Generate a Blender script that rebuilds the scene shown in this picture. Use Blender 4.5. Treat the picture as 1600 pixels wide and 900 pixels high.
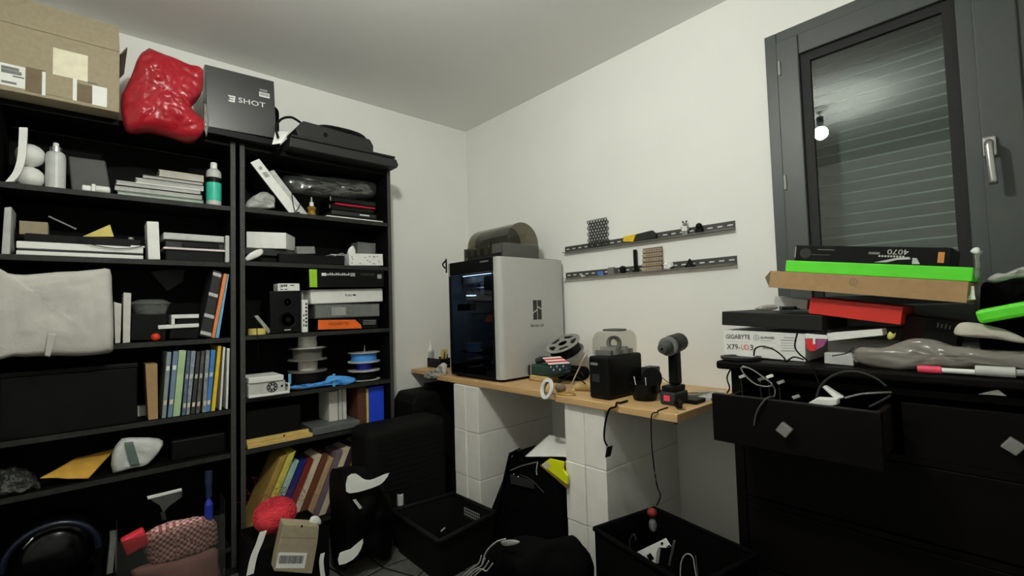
import bpy, bmesh, math, random
from mathutils import Vector, Matrix, noise
random.seed(7)
for o in list(bpy.data.objects): bpy.data.objects.remove(o)
sc = bpy.context.scene
COL = sc.collection
V = Vector
# ------------------------------------------------------------------ camera
FPX = 728.9
YAW, PITCH, ROLL = math.radians(42.055), math.radians(2.547), math.radians(-1.6625)
CAM = V((0, 0, 1.17))
FW = V((math.sin(YAW)*math.cos(PITCH), math.cos(YAW)*math.cos(PITCH), math.sin(PITCH)))
RT = V((math.cos(YAW), -math.sin(YAW), 0)); UP = RT.cross(FW)
RT, UP = RT*math.cos(ROLL)+UP*math.sin(ROLL), UP*math.cos(ROLL)-RT*math.sin(ROLL)
cd = bpy.data.cameras.new('camera'); cam = bpy.data.objects.new('camera', cd); COL.objects.link(cam)
cam.matrix_world = Matrix(((RT.x, UP.x, -FW.x, CAM.x), (RT.y, UP.y, -FW.y, CAM.y), (RT.z, UP.z, -FW.z, CAM.z), (0, 0, 0, 1)))
cd.sensor_width = 36; cd.lens = FPX/1600*36; cd.clip_start = .05; cd.clip_end = 50
sc.camera = cam
# ------------------------------------------------------------------ world, exposure
w = bpy.data.worlds.new('night'); sc.world = w; w.use_nodes = True
w.node_tree.nodes['Background'].inputs[0].default_value = (.01, .012, .015, 1)
w.node_tree.nodes['Background'].inputs[1].default_value = .05
vs = sc.view_settings
vs.view_transform = 'Standard'; vs.look = 'None'; vs.gamma = 1; vs.use_curve_mapping = False; vs.exposure = 0.0
BULB = V((.40, .94, 2.36)); BULB_R = .045; BULB_STRENGTH = 680.0
# ------------------------------------------------------------------ room measures (metres)
XB, YA, XL, YN, ZC = 2.13, 2.84, -1.33, -.96, 2.54
YF = 2.55                      # front of the bookcases
# ------------------------------------------------------------------ helpers
def ray(x, y): return FW+RT*((x-800)/FPX)-UP*((y-450)/FPX)
def hit(pl, val, x, y):        # a measured photo point taken to the plane X, Y or Z = val
    i = 'XYZ'.index(pl); d = ray(x, y); return CAM+d*((val-CAM[i])/d[i])
def lin(c):
    c /= 255.; return c/12.92 if c <= .04045 else ((c+.055)/1.055)**2.4
MATS = {}
def mat(key, rgb=(128, 128, 128), rough=.6, metal=0., var=.10, scale=25., bump=.0, spec=.5, emit=0., gain=1., bscale=None, coat=0.):
    if key in MATS: return MATS[key]
    m = bpy.data.materials.new(key); m.use_nodes = True; nt = m.node_tree; b = nt.nodes['Principled BSDF']
    c = [min(lin(v)*gain, .9) for v in rgb]
    tc = nt.nodes.new('ShaderNodeTexCoord'); n = nt.nodes.new('ShaderNodeTexNoise'); n.inputs['Scale'].default_value = scale; n.inputs['Detail'].default_value = 4
    nt.links.new(tc.outputs['Object'], n.inputs['Vector'])
    r = nt.nodes.new('ShaderNodeValToRGB'); e = r.color_ramp.elements
    e[0].position = .3; e[1].position = .7
    e[0].color = [v*(1-var) for v in c]+[1]; e[1].color = [min(v*(1+var), .95) for v in c]+[1]
    nt.links.new(n.outputs['Fac'], r.inputs['Fac']); nt.links.new(r.outputs['Color'], b.inputs['Base Color'])
    b.inputs['Roughness'].default_value = rough; b.inputs['Metallic'].default_value = metal
    b.inputs['Specular IOR Level'].default_value = spec
    if coat: b.inputs['Coat Weight'].default_value = coat; b.inputs['Coat Roughness'].default_value = .08
    if emit: b.inputs['Emission Color'].default_value = c+[1]; b.inputs['Emission Strength'].default_value = emit
    if bump:
        n2 = nt.nodes.new('ShaderNodeTexNoise'); n2.inputs['Scale'].default_value = bscale or scale*4; n2.inputs['Detail'].default_value = 3
        nt.links.new(tc.outputs['Object'], n2.inputs['Vector'])
        bp = nt.nodes.new('ShaderNodeBump'); bp.inputs['Strength'].default_value = bump; bp.inputs['Distance'].default_value = .004
        nt.links.new(n2.outputs['Fac'], bp.inputs['Height']); nt.links.new(bp.outputs['Normal'], b.inputs['Normal'])
    MATS[key] = m; return m
def clear(key, tint=(235, 238, 235), opac=.12, rough=.05, ior=1.5, body=(200, 205, 200)):
    """thin clear sheet: see-through, with fresnel gloss and a little body colour"""
    if key in MATS: return MATS[key]
    m = bpy.data.materials.new(key); m.use_nodes = True; nt = m.node_tree; nt.nodes.clear()
    out = nt.nodes.new('ShaderNodeOutputMaterial'); t = nt.nodes.new('ShaderNodeBsdfTransparent'); t.inputs[0].default_value = [lin(v) for v in tint]+[1]
    g = nt.nodes.new('ShaderNodeBsdfGlossy'); g.inputs['Roughness'].default_value = rough; g.inputs['Color'].default_value = (1, 1, 1, 1)
    d = nt.nodes.new('ShaderNodeBsdfDiffuse'); d.inputs[0].default_value = [lin(v) for v in body]+[1]
    m1 = nt.nodes.new('ShaderNodeMixShader'); m1.inputs[0].default_value = opac
    f = nt.nodes.new('ShaderNodeFresnel'); ge = nt.nodes.new('ShaderNodeNewGeometry'); ma = nt.nodes.new('ShaderNodeMath'); ma.operation = 'MULTIPLY_ADD'
    ma.inputs[1].default_value = 1/ior-ior; ma.inputs[2].default_value = ior      # the far face of a thin sheet reflects like the near one
    nt.links.new(ge.outputs['Backfacing'], ma.inputs[0]); nt.links.new(ma.outputs[0], f.inputs['IOR'])
    m2 = nt.nodes.new('ShaderNodeMixShader')
    nt.links.new(t.outputs[0], m1.inputs[1]); nt.links.new(d.outputs[0], m1.inputs[2])
    nt.links.new(f.outputs[0], m2.inputs[0]); nt.links.new(m1.outputs[0], m2.inputs[1]); nt.links.new(g.outputs[0], m2.inputs[2])
    nt.links.new(m2.outputs[0], out.inputs[0])
    MATS[key] = m; return m
WLOC = {}
def tag(o, lab=None, cat=None, grp=None, kind=None):
    if lab: o['label'] = lab
    if cat: o['category'] = cat
    if grp: o['group'] = grp
    if kind: o['kind'] = kind
    return o
def thing(name, lab, cat, loc, grp=None):
    o = bpy.data.objects.new(name, None); COL.objects.link(o); o.location = V(loc); o.empty_display_size = .05
    WLOC[o.name] = V(loc); return tag(o, lab, cat, grp)
def add(name, vs_, fs, m, par=None, lab=None, cat=None, grp=None, bev=0., smooth=False, kind=None, sub=0, seg=2):
    vs_ = [V(v) for v in vs_]
    b = V(((min(v.x for v in vs_)+max(v.x for v in vs_))/2, (min(v.y for v in vs_)+max(v.y for v in vs_))/2, min(v.z for v in vs_)))
    me = bpy.data.meshes.new(name); me.from_pydata([v-b for v in vs_], [], fs); me.update()
    bm = bmesh.new(); bm.from_mesh(me); bmesh.ops.recalc_face_normals(bm, faces=bm.faces); bm.to_mesh(me); bm.free()
    if isinstance(m, str): m = MATS[m]
    me.materials.append(m)
    if smooth: me.polygons.foreach_set('use_smooth', [True]*len(me.polygons))
    o = bpy.data.objects.new(name, me); COL.objects.link(o)
    if par: o.parent = par; o.location = b-WLOC[par.name]
    else: o.location = b
    WLOC[o.name] = b
    if bev:
        md = o.modifiers.new('bevel', 'BEVEL'); md.width = bev; md.segments = seg; md.limit_method = 'ANGLE'; md.angle_limit = .6
    if sub:
        md = o.modifiers.new('subd', 'SUBSURF'); md.levels = sub; md.render_levels = sub
    return tag(o, lab, cat, grp, kind)
class MB:                       # collects shapes that form one mesh
    def __init__(s): s.v = []; s.f = []
    def raw(s, v, f): n = len(s.v); s.v += [V(a) for a in v]; s.f += [[i+n for i in q] for q in f]; return s
    def box(s, a, b):
        x0, y0, z0 = a; x1, y1, z1 = b
        return s.raw([(x0, y0, z0), (x1, y0, z0), (x1, y1, z0), (x0, y1, z0), (x0, y0, z1), (x1, y0, z1), (x1, y1, z1), (x0, y1, z1)],
                     [(0, 3, 2, 1), (4, 5, 6, 7), (0, 1, 5, 4), (1, 2, 6, 5), (2, 3, 7, 6), (3, 0, 4, 7)])
    def hexa(s, c8): return s.raw(c8, [(0, 3, 2, 1), (4, 5, 6, 7), (0, 1, 5, 4), (1, 2, 6, 5), (2, 3, 7, 6), (3, 0, 4, 7)])
    def obox(s, c, ax, ay, az): # oriented box, half axes
        c, ax, ay, az = V(c), V(ax), V(ay), V(az)
        return s.hexa([c-ax-ay-az, c+ax-ay-az, c+ax+ay-az, c-ax+ay-az, c-ax-ay+az, c+ax-ay+az, c+ax+ay+az, c-ax+ay+az])
    def prism(s, pts, vec):
        pts = [V(p) for p in pts]; n = len(pts); vec = V(vec)
        return s.raw(pts+[p+vec for p in pts], [list(range(n))[::-1], list(range(n, 2*n))]+[(i, (i+1) % n, n+(i+1) % n, n+i) for i in range(n)])
    def lathe(s, base, prof, n=20, axis=(0, 0, 1), cap=True):
        a = V(axis).normalized(); t = a.orthogonal().normalized(); u = a.cross(t); base = V(base); v = []; f = []
        for (r, z) in prof:
            for k in range(n):
                q = 2*math.pi*k/n; v.append(base+a*z+(t*math.cos(q)+u*math.sin(q))*max(r, 1e-4))
        for i in range(len(prof)-1):
            for k in range(n): f.append((i*n+k, i*n+(k+1) % n, (i+1)*n+(k+1) % n, (i+1)*n+k))
        if cap: f.append(list(range(n))[::-1]); f.append([(len(prof)-1)*n+k for k in range(n)])
        return s.raw(v, f)
    def ring(s, base, r0, r1, h, n=28, axis=(0, 0, 1)):   # flat washer
        return s.lathe_closed(base, [(r0, 0), (r1, 0), (r1, h), (r0, h)], n, axis)
    def lathe_closed(s, base, prof, n=28, axis=(0, 0, 1)):
        a = V(axis).normalized(); t = a.orthogonal().normalized(); u = a.cross(t); base = V(base); v = []; f = []; m = len(prof)
        for (r, z) in prof:
            for k in range(n):
                q = 2*math.pi*k/n; v.append(base+a*z+(t*math.cos(q)+u*math.sin(q))*r)
        for i in range(m):
            j = (i+1) % m
            for k in range(n): f.append((i*n+k, i*n+(k+1) % n, j*n+(k+1) % n, j*n+k))
        return s.raw(v, f)
    def tube(s, pts, r, n=6, smooth=6):
        p = curve(pts, smooth) if smooth and len(pts) > 2 else [V(q) for q in pts]; v = []; f = []
        up = V((.13, .21, .97))
        for i, c in enumerate(p):
            d = (p[min(i+1, len(p)-1)]-p[max(i-1, 0)]).normalized(); a = d.cross(up)
            if a.length < 1e-3: a = d.orthogonal()
            a.normalize(); b = d.cross(a)
            for k in range(n):
                q = 2*math.pi*k/n; v.append(c+(a*math.cos(q)+b*math.sin(q))*r)
        for i in range(len(p)-1):
            for k in range(n): f.append((i*n+k, i*n+(k+1) % n, (i+1)*n+(k+1) % n, (i+1)*n+k))
        f.append(list(range(n))[::-1]); f.append([(len(p)-1)*n+k for k in range(n)])
        return s.raw(v, f)
    def ball(s, c, rx, ry=None, rz=None, n=16, m=10, wr=0., ws=10.):
        ry = ry or rx; rz = rz or rx; c = V(c); v = []; f = []
        for i in range(m+1):
            t = math.pi*i/m
            for k in range(n):
                q = 2*math.pi*k/n; p = V((rx*max(math.sin(t), .002)*math.cos(q), ry*max(math.sin(t), .002)*math.sin(q), rz*math.cos(t)))
                if wr: p *= 1+wr*noise.noise((p+c)*ws)
                v.append(c+p)
        for i in range(m):
            for k in range(n): f.append((i*n+k, i*n+(k+1) % n, (i+1)*n+(k+1) % n, (i+1)*n+k))
        return s.raw(v, f)
    def build(s, name, m, par=None, **k): return add(name, s.v, s.f, m, par, **k)
def curve(pts, k=6, closed=False):
    p = [V(q) for q in pts]; n = len(p); out = []
    rng = range(n) if closed else range(n-1)
    g = (lambda i: p[i % n]) if closed else (lambda i: p[min(max(i, 0), n-1)])
    for i in rng:
        a, b, c, d = g(i-1), g(i), g(i+1), g(i+2)
        for j in range(k):
            t = j/k; out.append(.5*((2*b)+(c-a)*t+(2*a-5*b+4*c-d)*t*t+(3*b-a-3*c+d)*t**3))
    if not closed: out.append(p[-1])
    return out
NRM = {'X': V((-1, 0, 0)), 'Y': V((0, -1, 0)), 'Z': V((0, 0, 1))}
class F:                        # a face: corner, right, down, outward, width, height
    def __init__(s, o, r, d, n, W, H): s.o, s.r, s.d, s.n, s.W, s.H = o, r, d, n, W, H
    def at(s, u, v, off=0.): return s.o+s.r*(s.W*u)+s.d*(s.H*v)+s.n*off
    def side(s, depth):         # the right-hand flank of the same box
        return F(s.at(1, 0), -s.n, s.d, s.r, depth, s.H)
def face(pl, val, tl, tr, bl, z0=None):
    a, b, c = hit(pl, val, *tl), hit(pl, val, *tr), hit(pl, val, *bl)
    r = (b-a); W = r.length; r.normalize(); d = (c-a); d -= r*d.dot(r); H = d.length; d.normalize()
    if z0 is not None:
        zz = min((a+d*H).z, (a+r*W+d*H).z, a.z, b.z); a = a+V((0, 0, z0-zz))
    return F(a, r, d, NRM[pl], W, H)
def slab(name, pl, val, tl, tr, bl, depth, m, z0=None, par=None, lab=None, cat=None, grp=None, bev=.002):
    f = face(pl, val, tl, tr, bl, z0)
    o = fbox(name, f, depth, m, par, lab, cat, grp, bev); return o, f
def fbox(name, f, depth, m, par=None, lab=None, cat=None, grp=None, bev=.002):
    q = [f.at(0, 1), f.at(1, 1), f.at(1, 0), f.at(0, 0)]
    return MB().hexa(q+[p-f.n*depth for p in q]).build(name, m, par, lab=lab, cat=cat, grp=grp, bev=bev)
def patch(name, f, u0, v0, u1, v1, m, par, th=.0008, off=0., lab=None):
    q = [f.at(u0, v1, off), f.at(u1, v1, off), f.at(u1, v0, off), f.at(u0, v0, off)]
    return MB().hexa(q+[p+f.n*th for p in q]).build(name, m, par, lab=lab)
def poly(name, f, uv, m, par, th=.0008, off=0.): return MB().prism([f.at(u, v, off) for u, v in uv], f.n*th).build(name, m, par)
def text(s, f, u, v, h, m, par, align='LEFT', name='lettering', off=.0012, flip=False, sx=1., wd=None):
    cu = bpy.data.curves.new('t', 'FONT'); cu.body = s; cu.size = h/.72; cu.align_x = align; cu.extrude = .0003; cu.resolution_u = 2
    t = bpy.data.objects.new('t', cu); me = bpy.data.meshes.new_from_object(t)
    r, d = (-f.r, -f.d) if flip else (f.r, f.d)
    if wd: sx = f.W*wd/max(q.co.x for q in me.vertices)
    vs_ = [f.at(u, v, off)+r*(q.co.x*sx)-d*q.co.y+f.n*q.co.z for q in me.vertices]
    o = add(name, vs_, [list(p.vertices) for p in me.polygons], m, par)
    bpy.data.objects.remove(t); bpy.data.curves.remove(cu); bpy.data.meshes.remove(me); return o
def cut(name, pl, val, pts, th, m, par=None, lab=None, cat=None, grp=None, bev=.001, smooth=0, z0=None):
    p = [hit(pl, val, *q) for q in pts]
    if smooth: p = curve(p, smooth, True)
    if z0 is not None: dz = z0-min(q.z for q in p); p = [q+V((0, 0, dz)) for q in p]
    return MB().prism(p, -NRM[pl]*th).build(name, m, par, lab=lab, cat=cat, grp=grp, bev=bev)
def blob(name, pl, val, pts, front, back, m, par=None, lab=None, cat=None, grp=None, wr=.0, ws=18., rings=9, k=4, clamp=None, power=.5, kind=None, z0=None):
    """soft body: outline blown up towards the room and the wall, with creases"""
    p = [hit(pl, val, *q) for q in pts]
    if z0 is not None: dz = z0-min(q.z for q in p); p = [q+V((0, 0, dz)) for q in p]
    if k > 1: p = curve(p, k, True)
    n = len(p); c = sum(p, V())/n; nr = NRM[pl]; vs_ = []; fs = []
    def layer(s, dep): return [c+(q-c)*s+nr*dep for q in p]
    L = []
    for i in range(1, rings+1): s = i/rings; L.append(layer(s, front*max(1-s**2.6, 0)**power))
    for i in range(rings-1, 0, -1): s = i/rings; L.append(layer(s, -back*max(1-s**2.6, 0)**power))
    vs_ = [c+nr*front]+[q for l in L for q in l]+[c-nr*back]
    if wr:
        def dsp(q): 
            w_ = noise.noise(q*ws)+.6*abs(noise.noise(q*ws*2.3+V((3, 1, 7))))+.22*abs(noise.noise(q*ws*5))
            return q+nr*(wr*w_)+V((0, 0, 1))*(wr*.4*noise.noise(q*ws*1.4+V((9, 9, 9))))
        vs_ = [dsp(q) for q in vs_]
    if clamp: vs_ = [clamp(q) for q in vs_]
    fs = [(0, 1+i, 1+(i+1) % n) for i in range(n)]
    for l in range(len(L)-1):
        a = 1+l*n; b = a+n; fs += [(a+i, b+i, b+(i+1) % n, a+(i+1) % n) for i in range(n)]
    a = 1+(len(L)-1)*n; e = len(vs_)-1; fs += [(a+i, e, a+(i+1) % n) for i in range(n)]
    return add(name, vs_, fs, m, par, lab, cat, grp, smooth=True, kind=kind)
def sheet(name, corners, m, th=.001, wr=.01, ws=14., n=14, par=None, lab=None, cat=None, grp=None):
    """thin crumpled sheet with thickness from four corners"""
    a, b, c, d = [V(q) for q in corners]; nr = (b-a).cross(d-a).normalized(); vs_ = []; fs = []
    for lay in (0, 1):
        for i in range(n+1):
            for j in range(n+1):
                u, v = i/n, j/n; q = a*(1-u)*(1-v)+b*u*(1-v)+c*u*v+d*(1-u)*v
                vs_.append(q+nr*(wr*(noise.noise(q*ws)+.5*noise.noise(q*ws*2.7))+lay*th))
    N = (n+1)**2; ix = lambda i, j, l: l*N+i*(n+1)+j
    for i in range(n):
        for j in range(n):
            fs.append((ix(i, j, 0), ix(i+1, j, 0), ix(i+1, j+1, 0), ix(i, j+1, 0))); fs.append((ix(i, j, 1), ix(i, j+1, 1), ix(i+1, j+1, 1), ix(i+1, j, 1)))
    for i in range(n):
        fs += [(ix(i, 0, 0), ix(i, 0, 1), ix(i+1, 0, 1), ix(i+1, 0, 0)), (ix(i, n, 0), ix(i+1, n, 0), ix(i+1, n, 1), ix(i, n, 1)),
               (ix(0, i, 0), ix(0, i+1, 0), ix(0, i+1, 1), ix(0, i, 1)), (ix(n, i, 0), ix(n, i, 1), ix(n, i+1, 1), ix(n, i+1, 0))]
    return add(name, vs_, fs, m, par, lab, cat, grp, smooth=True)
def cable(name, pts, r, m, par=None, lab=None, cat='cable', grp=None, n=6): return MB().tube(pts, r, n).build(name, m, par, lab=lab, cat=None if par else cat, grp=grp, smooth=True)
def H(pl, val, *px): return [hit(pl, val, *q) for q in px]
# ------------------------------------------------------------------ materials
mat('paint', (243, 243, 237), .85, var=.015, scale=3, bump=.12, bscale=220)
mat('ceiling_paint', (243, 243, 239), .9, var=.01, scale=3)
mat('wood_black', (11, 11, 10), .65, var=.25, scale=30, spec=.1)
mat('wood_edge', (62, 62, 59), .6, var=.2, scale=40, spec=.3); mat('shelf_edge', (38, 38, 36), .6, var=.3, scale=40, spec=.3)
mat('dresser_wood', (8, 6, 5), .55, var=.35, scale=12, spec=.1)
mat('black', (10, 10, 10), .5, var=.2, spec=.16); mat('black_soft', (6, 6, 6), .9, var=.3, bump=.3, spec=.06)
mat('black_gloss', (8, 8, 9), .2, var=.1, spec=.3); mat('black_matte', (4, 4, 4), .95, spec=.03)
mat('charcoal', (44, 45, 44), .55, spec=.3); mat('dark_grey', (72, 73, 71), .6); mat('mid_grey', (120, 121, 118), .6); mat('grey', (158, 158, 154), .55)
mat('light_grey', (196, 196, 192), .5); mat('white', (236, 236, 230), .5, var=.04); mat('white_paper', (240, 240, 234), .8, var=.03); mat('paper_grey', (180, 180, 174), .85)
mat('cardboard', (160, 148, 122), .85, var=.07, scale=60); mat('cardboard_dark', (120, 106, 84), .9); mat('kraft', (168, 136, 96), .85, var=.06, scale=50)
mat('tape_cream', (232, 224, 196), .45); mat('red_bag', (166, 28, 40), .3, var=.12, bump=.55, scale=14, bscale=60)
mat('steel', (190, 190, 188), .3, metal=.9); mat('chrome', (215, 215, 215), .15, metal=1.)
mat('block', (244, 241, 232), .92, var=.03, scale=12, bump=.35, bscale=160)
mat('beech', (208, 170, 118), .45, var=.10, scale=9)
mat('red', (214, 46, 34), .45, var=.04); mat('red_dark', (34, 9, 7), .6, spec=.2); mat('green_bright', (92, 226, 44), .5, var=.03); mat('green_lime', (150, 200, 40), .5)
mat('orange', (236, 106, 28), .5); mat('orange_soft', (238, 140, 80), .6); mat('yellow', (236, 200, 50), .5); mat('yellow_neon', (232, 236, 20), .5, var=.02); mat('yellow_pale', (220, 200, 110), .6)
mat('blue', (28, 70, 220), .5); mat('blue_light', (80, 160, 240), .5); mat('blue_sky', (110, 180, 220), .6); mat('blue_dark', (24, 40, 120), .5)
mat('teal', (50, 190, 160), .45); mat('pink', (240, 70, 100), .45); mat('red_yarn', (240, 66, 82), .9, var=.15, scale=60)
mat('window_frame', (66, 71, 68), .45, var=.04, bump=.06, bscale=300); mat('gasket', (14, 15, 15), .7); mat('shutter', (84, 93, 88), .5, var=.03, spec=.4)
mat('printer_shell', (186, 186, 182), .45, var=.02, bump=.05, bscale=400); mat('olive', (122, 100, 40), .7); mat('gold', (190, 150, 70), .35, metal=.6)
mat('stone', (78, 78, 75), .8, var=.25, scale=30, bump=.4); mat('grout', (20, 20, 19), .9, spec=.1)
clear('glass', (225, 232, 228), .0, .0, 1.65); clear('plastic_clear', (222, 224, 220), .22, .12); clear('smoke', (222, 220, 212), .13, .06, 1.3, (110, 108, 100)); clear('smoke_dark', (150, 156, 168), .02, .02, 1.35, (10, 10, 10))
clear('crate_clear', (228, 229, 226), .05, .12, 1.3, (150, 150, 146)); clear('bubble', (190, 188, 180), .52, .2, 1.45, (176, 172, 162)); clear('film', (236, 237, 235), .05, .12, 1.75)
# pink gingham cloth
def checker(key, a, b, scale):
    m = mat(key, a, .9); nt = m.node_tree; b_ = nt.nodes['Principled BSDF']; ck = nt.nodes.new('ShaderNodeTexChecker'); ck.inputs['Scale'].default_value = scale
    ck.inputs[1].default_value = [lin(v) for v in a]+[1]; ck.inputs[2].default_value = [lin(v) for v in b]+[1]
    tc = nt.nodes.new('ShaderNodeTexCoord'); nt.links.new(tc.outputs['Object'], ck.inputs[0]); nt.links.new(ck.outputs[0], b_.inputs['Base Color']); return m
checker('gingham', (236, 196, 192), (160, 84, 86), 85)
def grain(key, rough=.45):      # stretch the noise along Y so that it reads as wood
    nt = MATS[key].node_tree; tc = [n for n in nt.nodes if n.type == 'TEX_COORD'][0]
    mp = nt.nodes.new('ShaderNodeMapping'); mp.inputs['Scale'].default_value = (6, .6, 6)
    for n in nt.nodes:
        if n.type == 'TEX_NOISE' and n.inputs['Vector'].is_linked: nt.links.new(mp.outputs[0], n.inputs['Vector'])
    nt.links.new(tc.outputs['Object'], mp.inputs[0])
grain('beech'); grain('dresser_wood')
# ================================================================== THE ROOM
def struct(o, lab=None): o['kind'] = 'structure'; return o
fl = struct(MB().box((XL, YN, -.1), (XB+.05, YA+.05, 0)).build('floor', 'grout'))
struct(MB().box((XL-.1, YN-.1, ZC), (XB+.45, YA+.1, ZC+.1)).build('ceiling', 'ceiling_paint'))
struct(MB().box((XL-.1, YA, -.1), (XB+.3, YA+.1, ZC)).build('wall_back', 'paint'))
struct(MB().box((XL-.1, YN-.1, -.1), (XL, YA, ZC)).build('wall_left', 'paint'))
struct(MB().box((XL-.1, YN-.1, -.1), (XB+.3, YN, ZC)).build('wall_near', 'paint'))
WY0, WY1, WZ0, WZ1 = -.78, .70, 1.02, 2.289       # window opening
wb = MB()
wb.box((XB, YN, -.1), (XB+.3, YA, WZ0)).box((XB, YN, WZ1), (XB+.3, YA, ZC)).box((XB, WY1, WZ0), (XB+.3, YA, WZ1)).box((XB, YN, WZ0), (XB+.3, WY0, WZ1))
struct(wb.build('wall_right', 'paint'))
# floor: irregular flat stones
gx, gy = .17, .15
pts = {}
for i in range(0, 17):
    for j in range(0, 19): pts[i, j] = V((-.15+i*gx+random.uniform(-.05, .05), .1+j*gy+random.uniform(-.045, .045), 0))
for i in range(2, 14):
    for j in range(3, 16):
        q = [pts[i, j], pts[i+1, j], pts[i+1, j+1], pts[i, j+1]]; c = sum(q, V())/4
        if c.x > 1.5 or c.y > 2.5 or c.y < .6: continue
        q = [c+(p-c)*.94 for p in q]; h = random.uniform(.003, .006)
        MB().prism([p+V((0, 0, .0)) for p in q], (0, 0, h)).build('flagstone', 'stone', fl, bev=.002)
# ------------------------------------------------------------------ window with closed roller shutter
win = thing('window_1', None, None, (XB, 0, WZ0)); win['kind'] = 'structure'
fx0, fx1 = XB-.012, XB+.07
fr = MB(); t = .045
fr.box((fx0, WY0, WZ0), (fx1, WY0+t, WZ1)).box((fx0, WY1-t, WZ0), (fx1, WY1, WZ1)).box((fx0, WY0+t, WZ1-t), (fx1, WY1-t, WZ1)).box((fx0, WY0+t, WZ0), (fx1, WY1-t, WZ0+t))
fr.build('window_frame', 'window_frame', win, bev=.003)
def sash(y0, y1, name='sash'):
    z0, z1 = WZ0+t, WZ1-t; st = .082; x0, x1 = XB-.024, XB+.045
    b = MB().box((x0, y0, z0), (x1, y0+st, z1)).box((x0, y1-st, z0), (x1, y1, z1)).box((x0, y0+st, z1-st), (x1, y1-st, z1)).box((x0, y0+st, z0), (x1, y1-st, z0+st))
    s = b.build(name, 'window_frame', win, bev=.004)
    a0, a1, c0, c1 = y0+st, y1-st, z0+st, z1-st; g = .034
    MB().box((XB-.008, a0, c0), (XB+.012, a0+g, c1)).box((XB-.008, a1-g, c0), (XB+.012, a1, c1)).box((XB-.008, a0+g, c1-g), (XB+.012, a1-g, c1)).box((XB-.008, a0+g, c0), (XB+.012, a1-g, c0+g)).build('gasket', 'gasket', s)
    MB().box((XB, a0+.004, c0+.004), (XB+.004, a1-.004, c1-.004)).build('pane', 'glass', s)
    return s
s1 = sash(.035, WY1-t); s2 = sash(WY0+t, .025)
MB().box((XB-.036, -.018, WZ0+t), (XB-.0245, .078, WZ1-t)).build('meeting_bead', 'window_frame', win, bev=.004)
for (hx, hy) in ((1218, 107), (1227, 285)):
    p = hit('X', XB-.026, hx, hy); MB().lathe(p-V((0, 0, .03)), [(.0055, 0), (.0055, .06)], 10).build('hinge', 'steel', win)
p = hit('X', XB-.04, 1547, 238)
hd = MB().box((p.x-.012, p.y-.016, p.z-.015), (p.x+.003, p.y+.016, p.z+.05)).build('handle', 'steel', win, bev=.006)
MB().tube([p+V((-.012, 0, .02)), p+V((-.05, 0, .02)), p+V((-.058, 0, -.01)), p+V((-.056, -.004, -.11))], .0105, 10).build('lever', 'steel', hd, smooth=True)
sh = MB().box((XB+.175, WY0+.01, WZ1-.05), (XB+.24, WY1-.01, WZ1-.002)).build('roller_shutter', 'shutter', win)
pit = .0435; z = WZ0+.02
prof = [(0, 0), (.0008, .021), (0, .0425)]
sm = None; mat('slat_highlight', (186, 194, 188), .4, var=.03)  # pale bead colour stands in for the highlight lines along the slats
while z < WZ1-.06:
    if sm is None:
        pr = [V((XB+.175-x, WY0+.005, z+zz)) for x, zz in prof]+[V((XB+.2, WY0+.005, z+.043)), V((XB+.2, WY0+.005, z))]
        o = MB().prism(pr, (0, WY1-WY0-.01, 0)).build('slat', 'shutter', sh, smooth=False); sm = o; zl = z
        be = MB().tube([V((XB+.1755, WY0+.006, z+.0405)), V((XB+.1755, WY1-.006, z+.0405))], .0042, 12, 0).build('slat_bead', 'slat_highlight', sh, smooth=True)
    else:
        o = sm.copy(); COL.objects.link(o); o.location = sm.location+V((0, 0, z-zl)); o.parent = sh
        o = be.copy(); COL.objects.link(o); o.location = be.location+V((0, 0, z-zl)); o.parent = sh
    z += pit
# ------------------------------------------------------------------ ceiling bulb (seen mirrored in the pane)
lamp = thing('ceiling_lamp', 'bare glowing bulb hanging from the ceiling, seen mirrored in the window pane', 'lamp', BULB-V((0, 0, BULB_R)))
mb = bpy.data.materials.new('bulb'); mb.use_nodes = True; b_ = mb.node_tree.nodes['Principled BSDF']; b_.inputs['Emission Color'].default_value = (.985, 1, .935, 1); b_.inputs['Emission Strength'].default_value = BULB_STRENGTH; MATS['bulb'] = mb
MB().ball(BULB, BULB_R, n=16, m=10).build('bulb', 'bulb', lamp, smooth=True)
MB().lathe(BULB+V((0, 0, BULB_R-.004)), [(.017, 0), (.019, .02), (.022, .025), (.022, .075), (.01, .08)], 14).build('socket', 'black', lamp)
MB().lathe(BULB+V((0, 0, .1)), [(.006, 0), (.006, .05), (.05, .055), (.055, ZC-BULB.z-.1)], 20).build('ceiling_rose', 'white', lamp)
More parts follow.
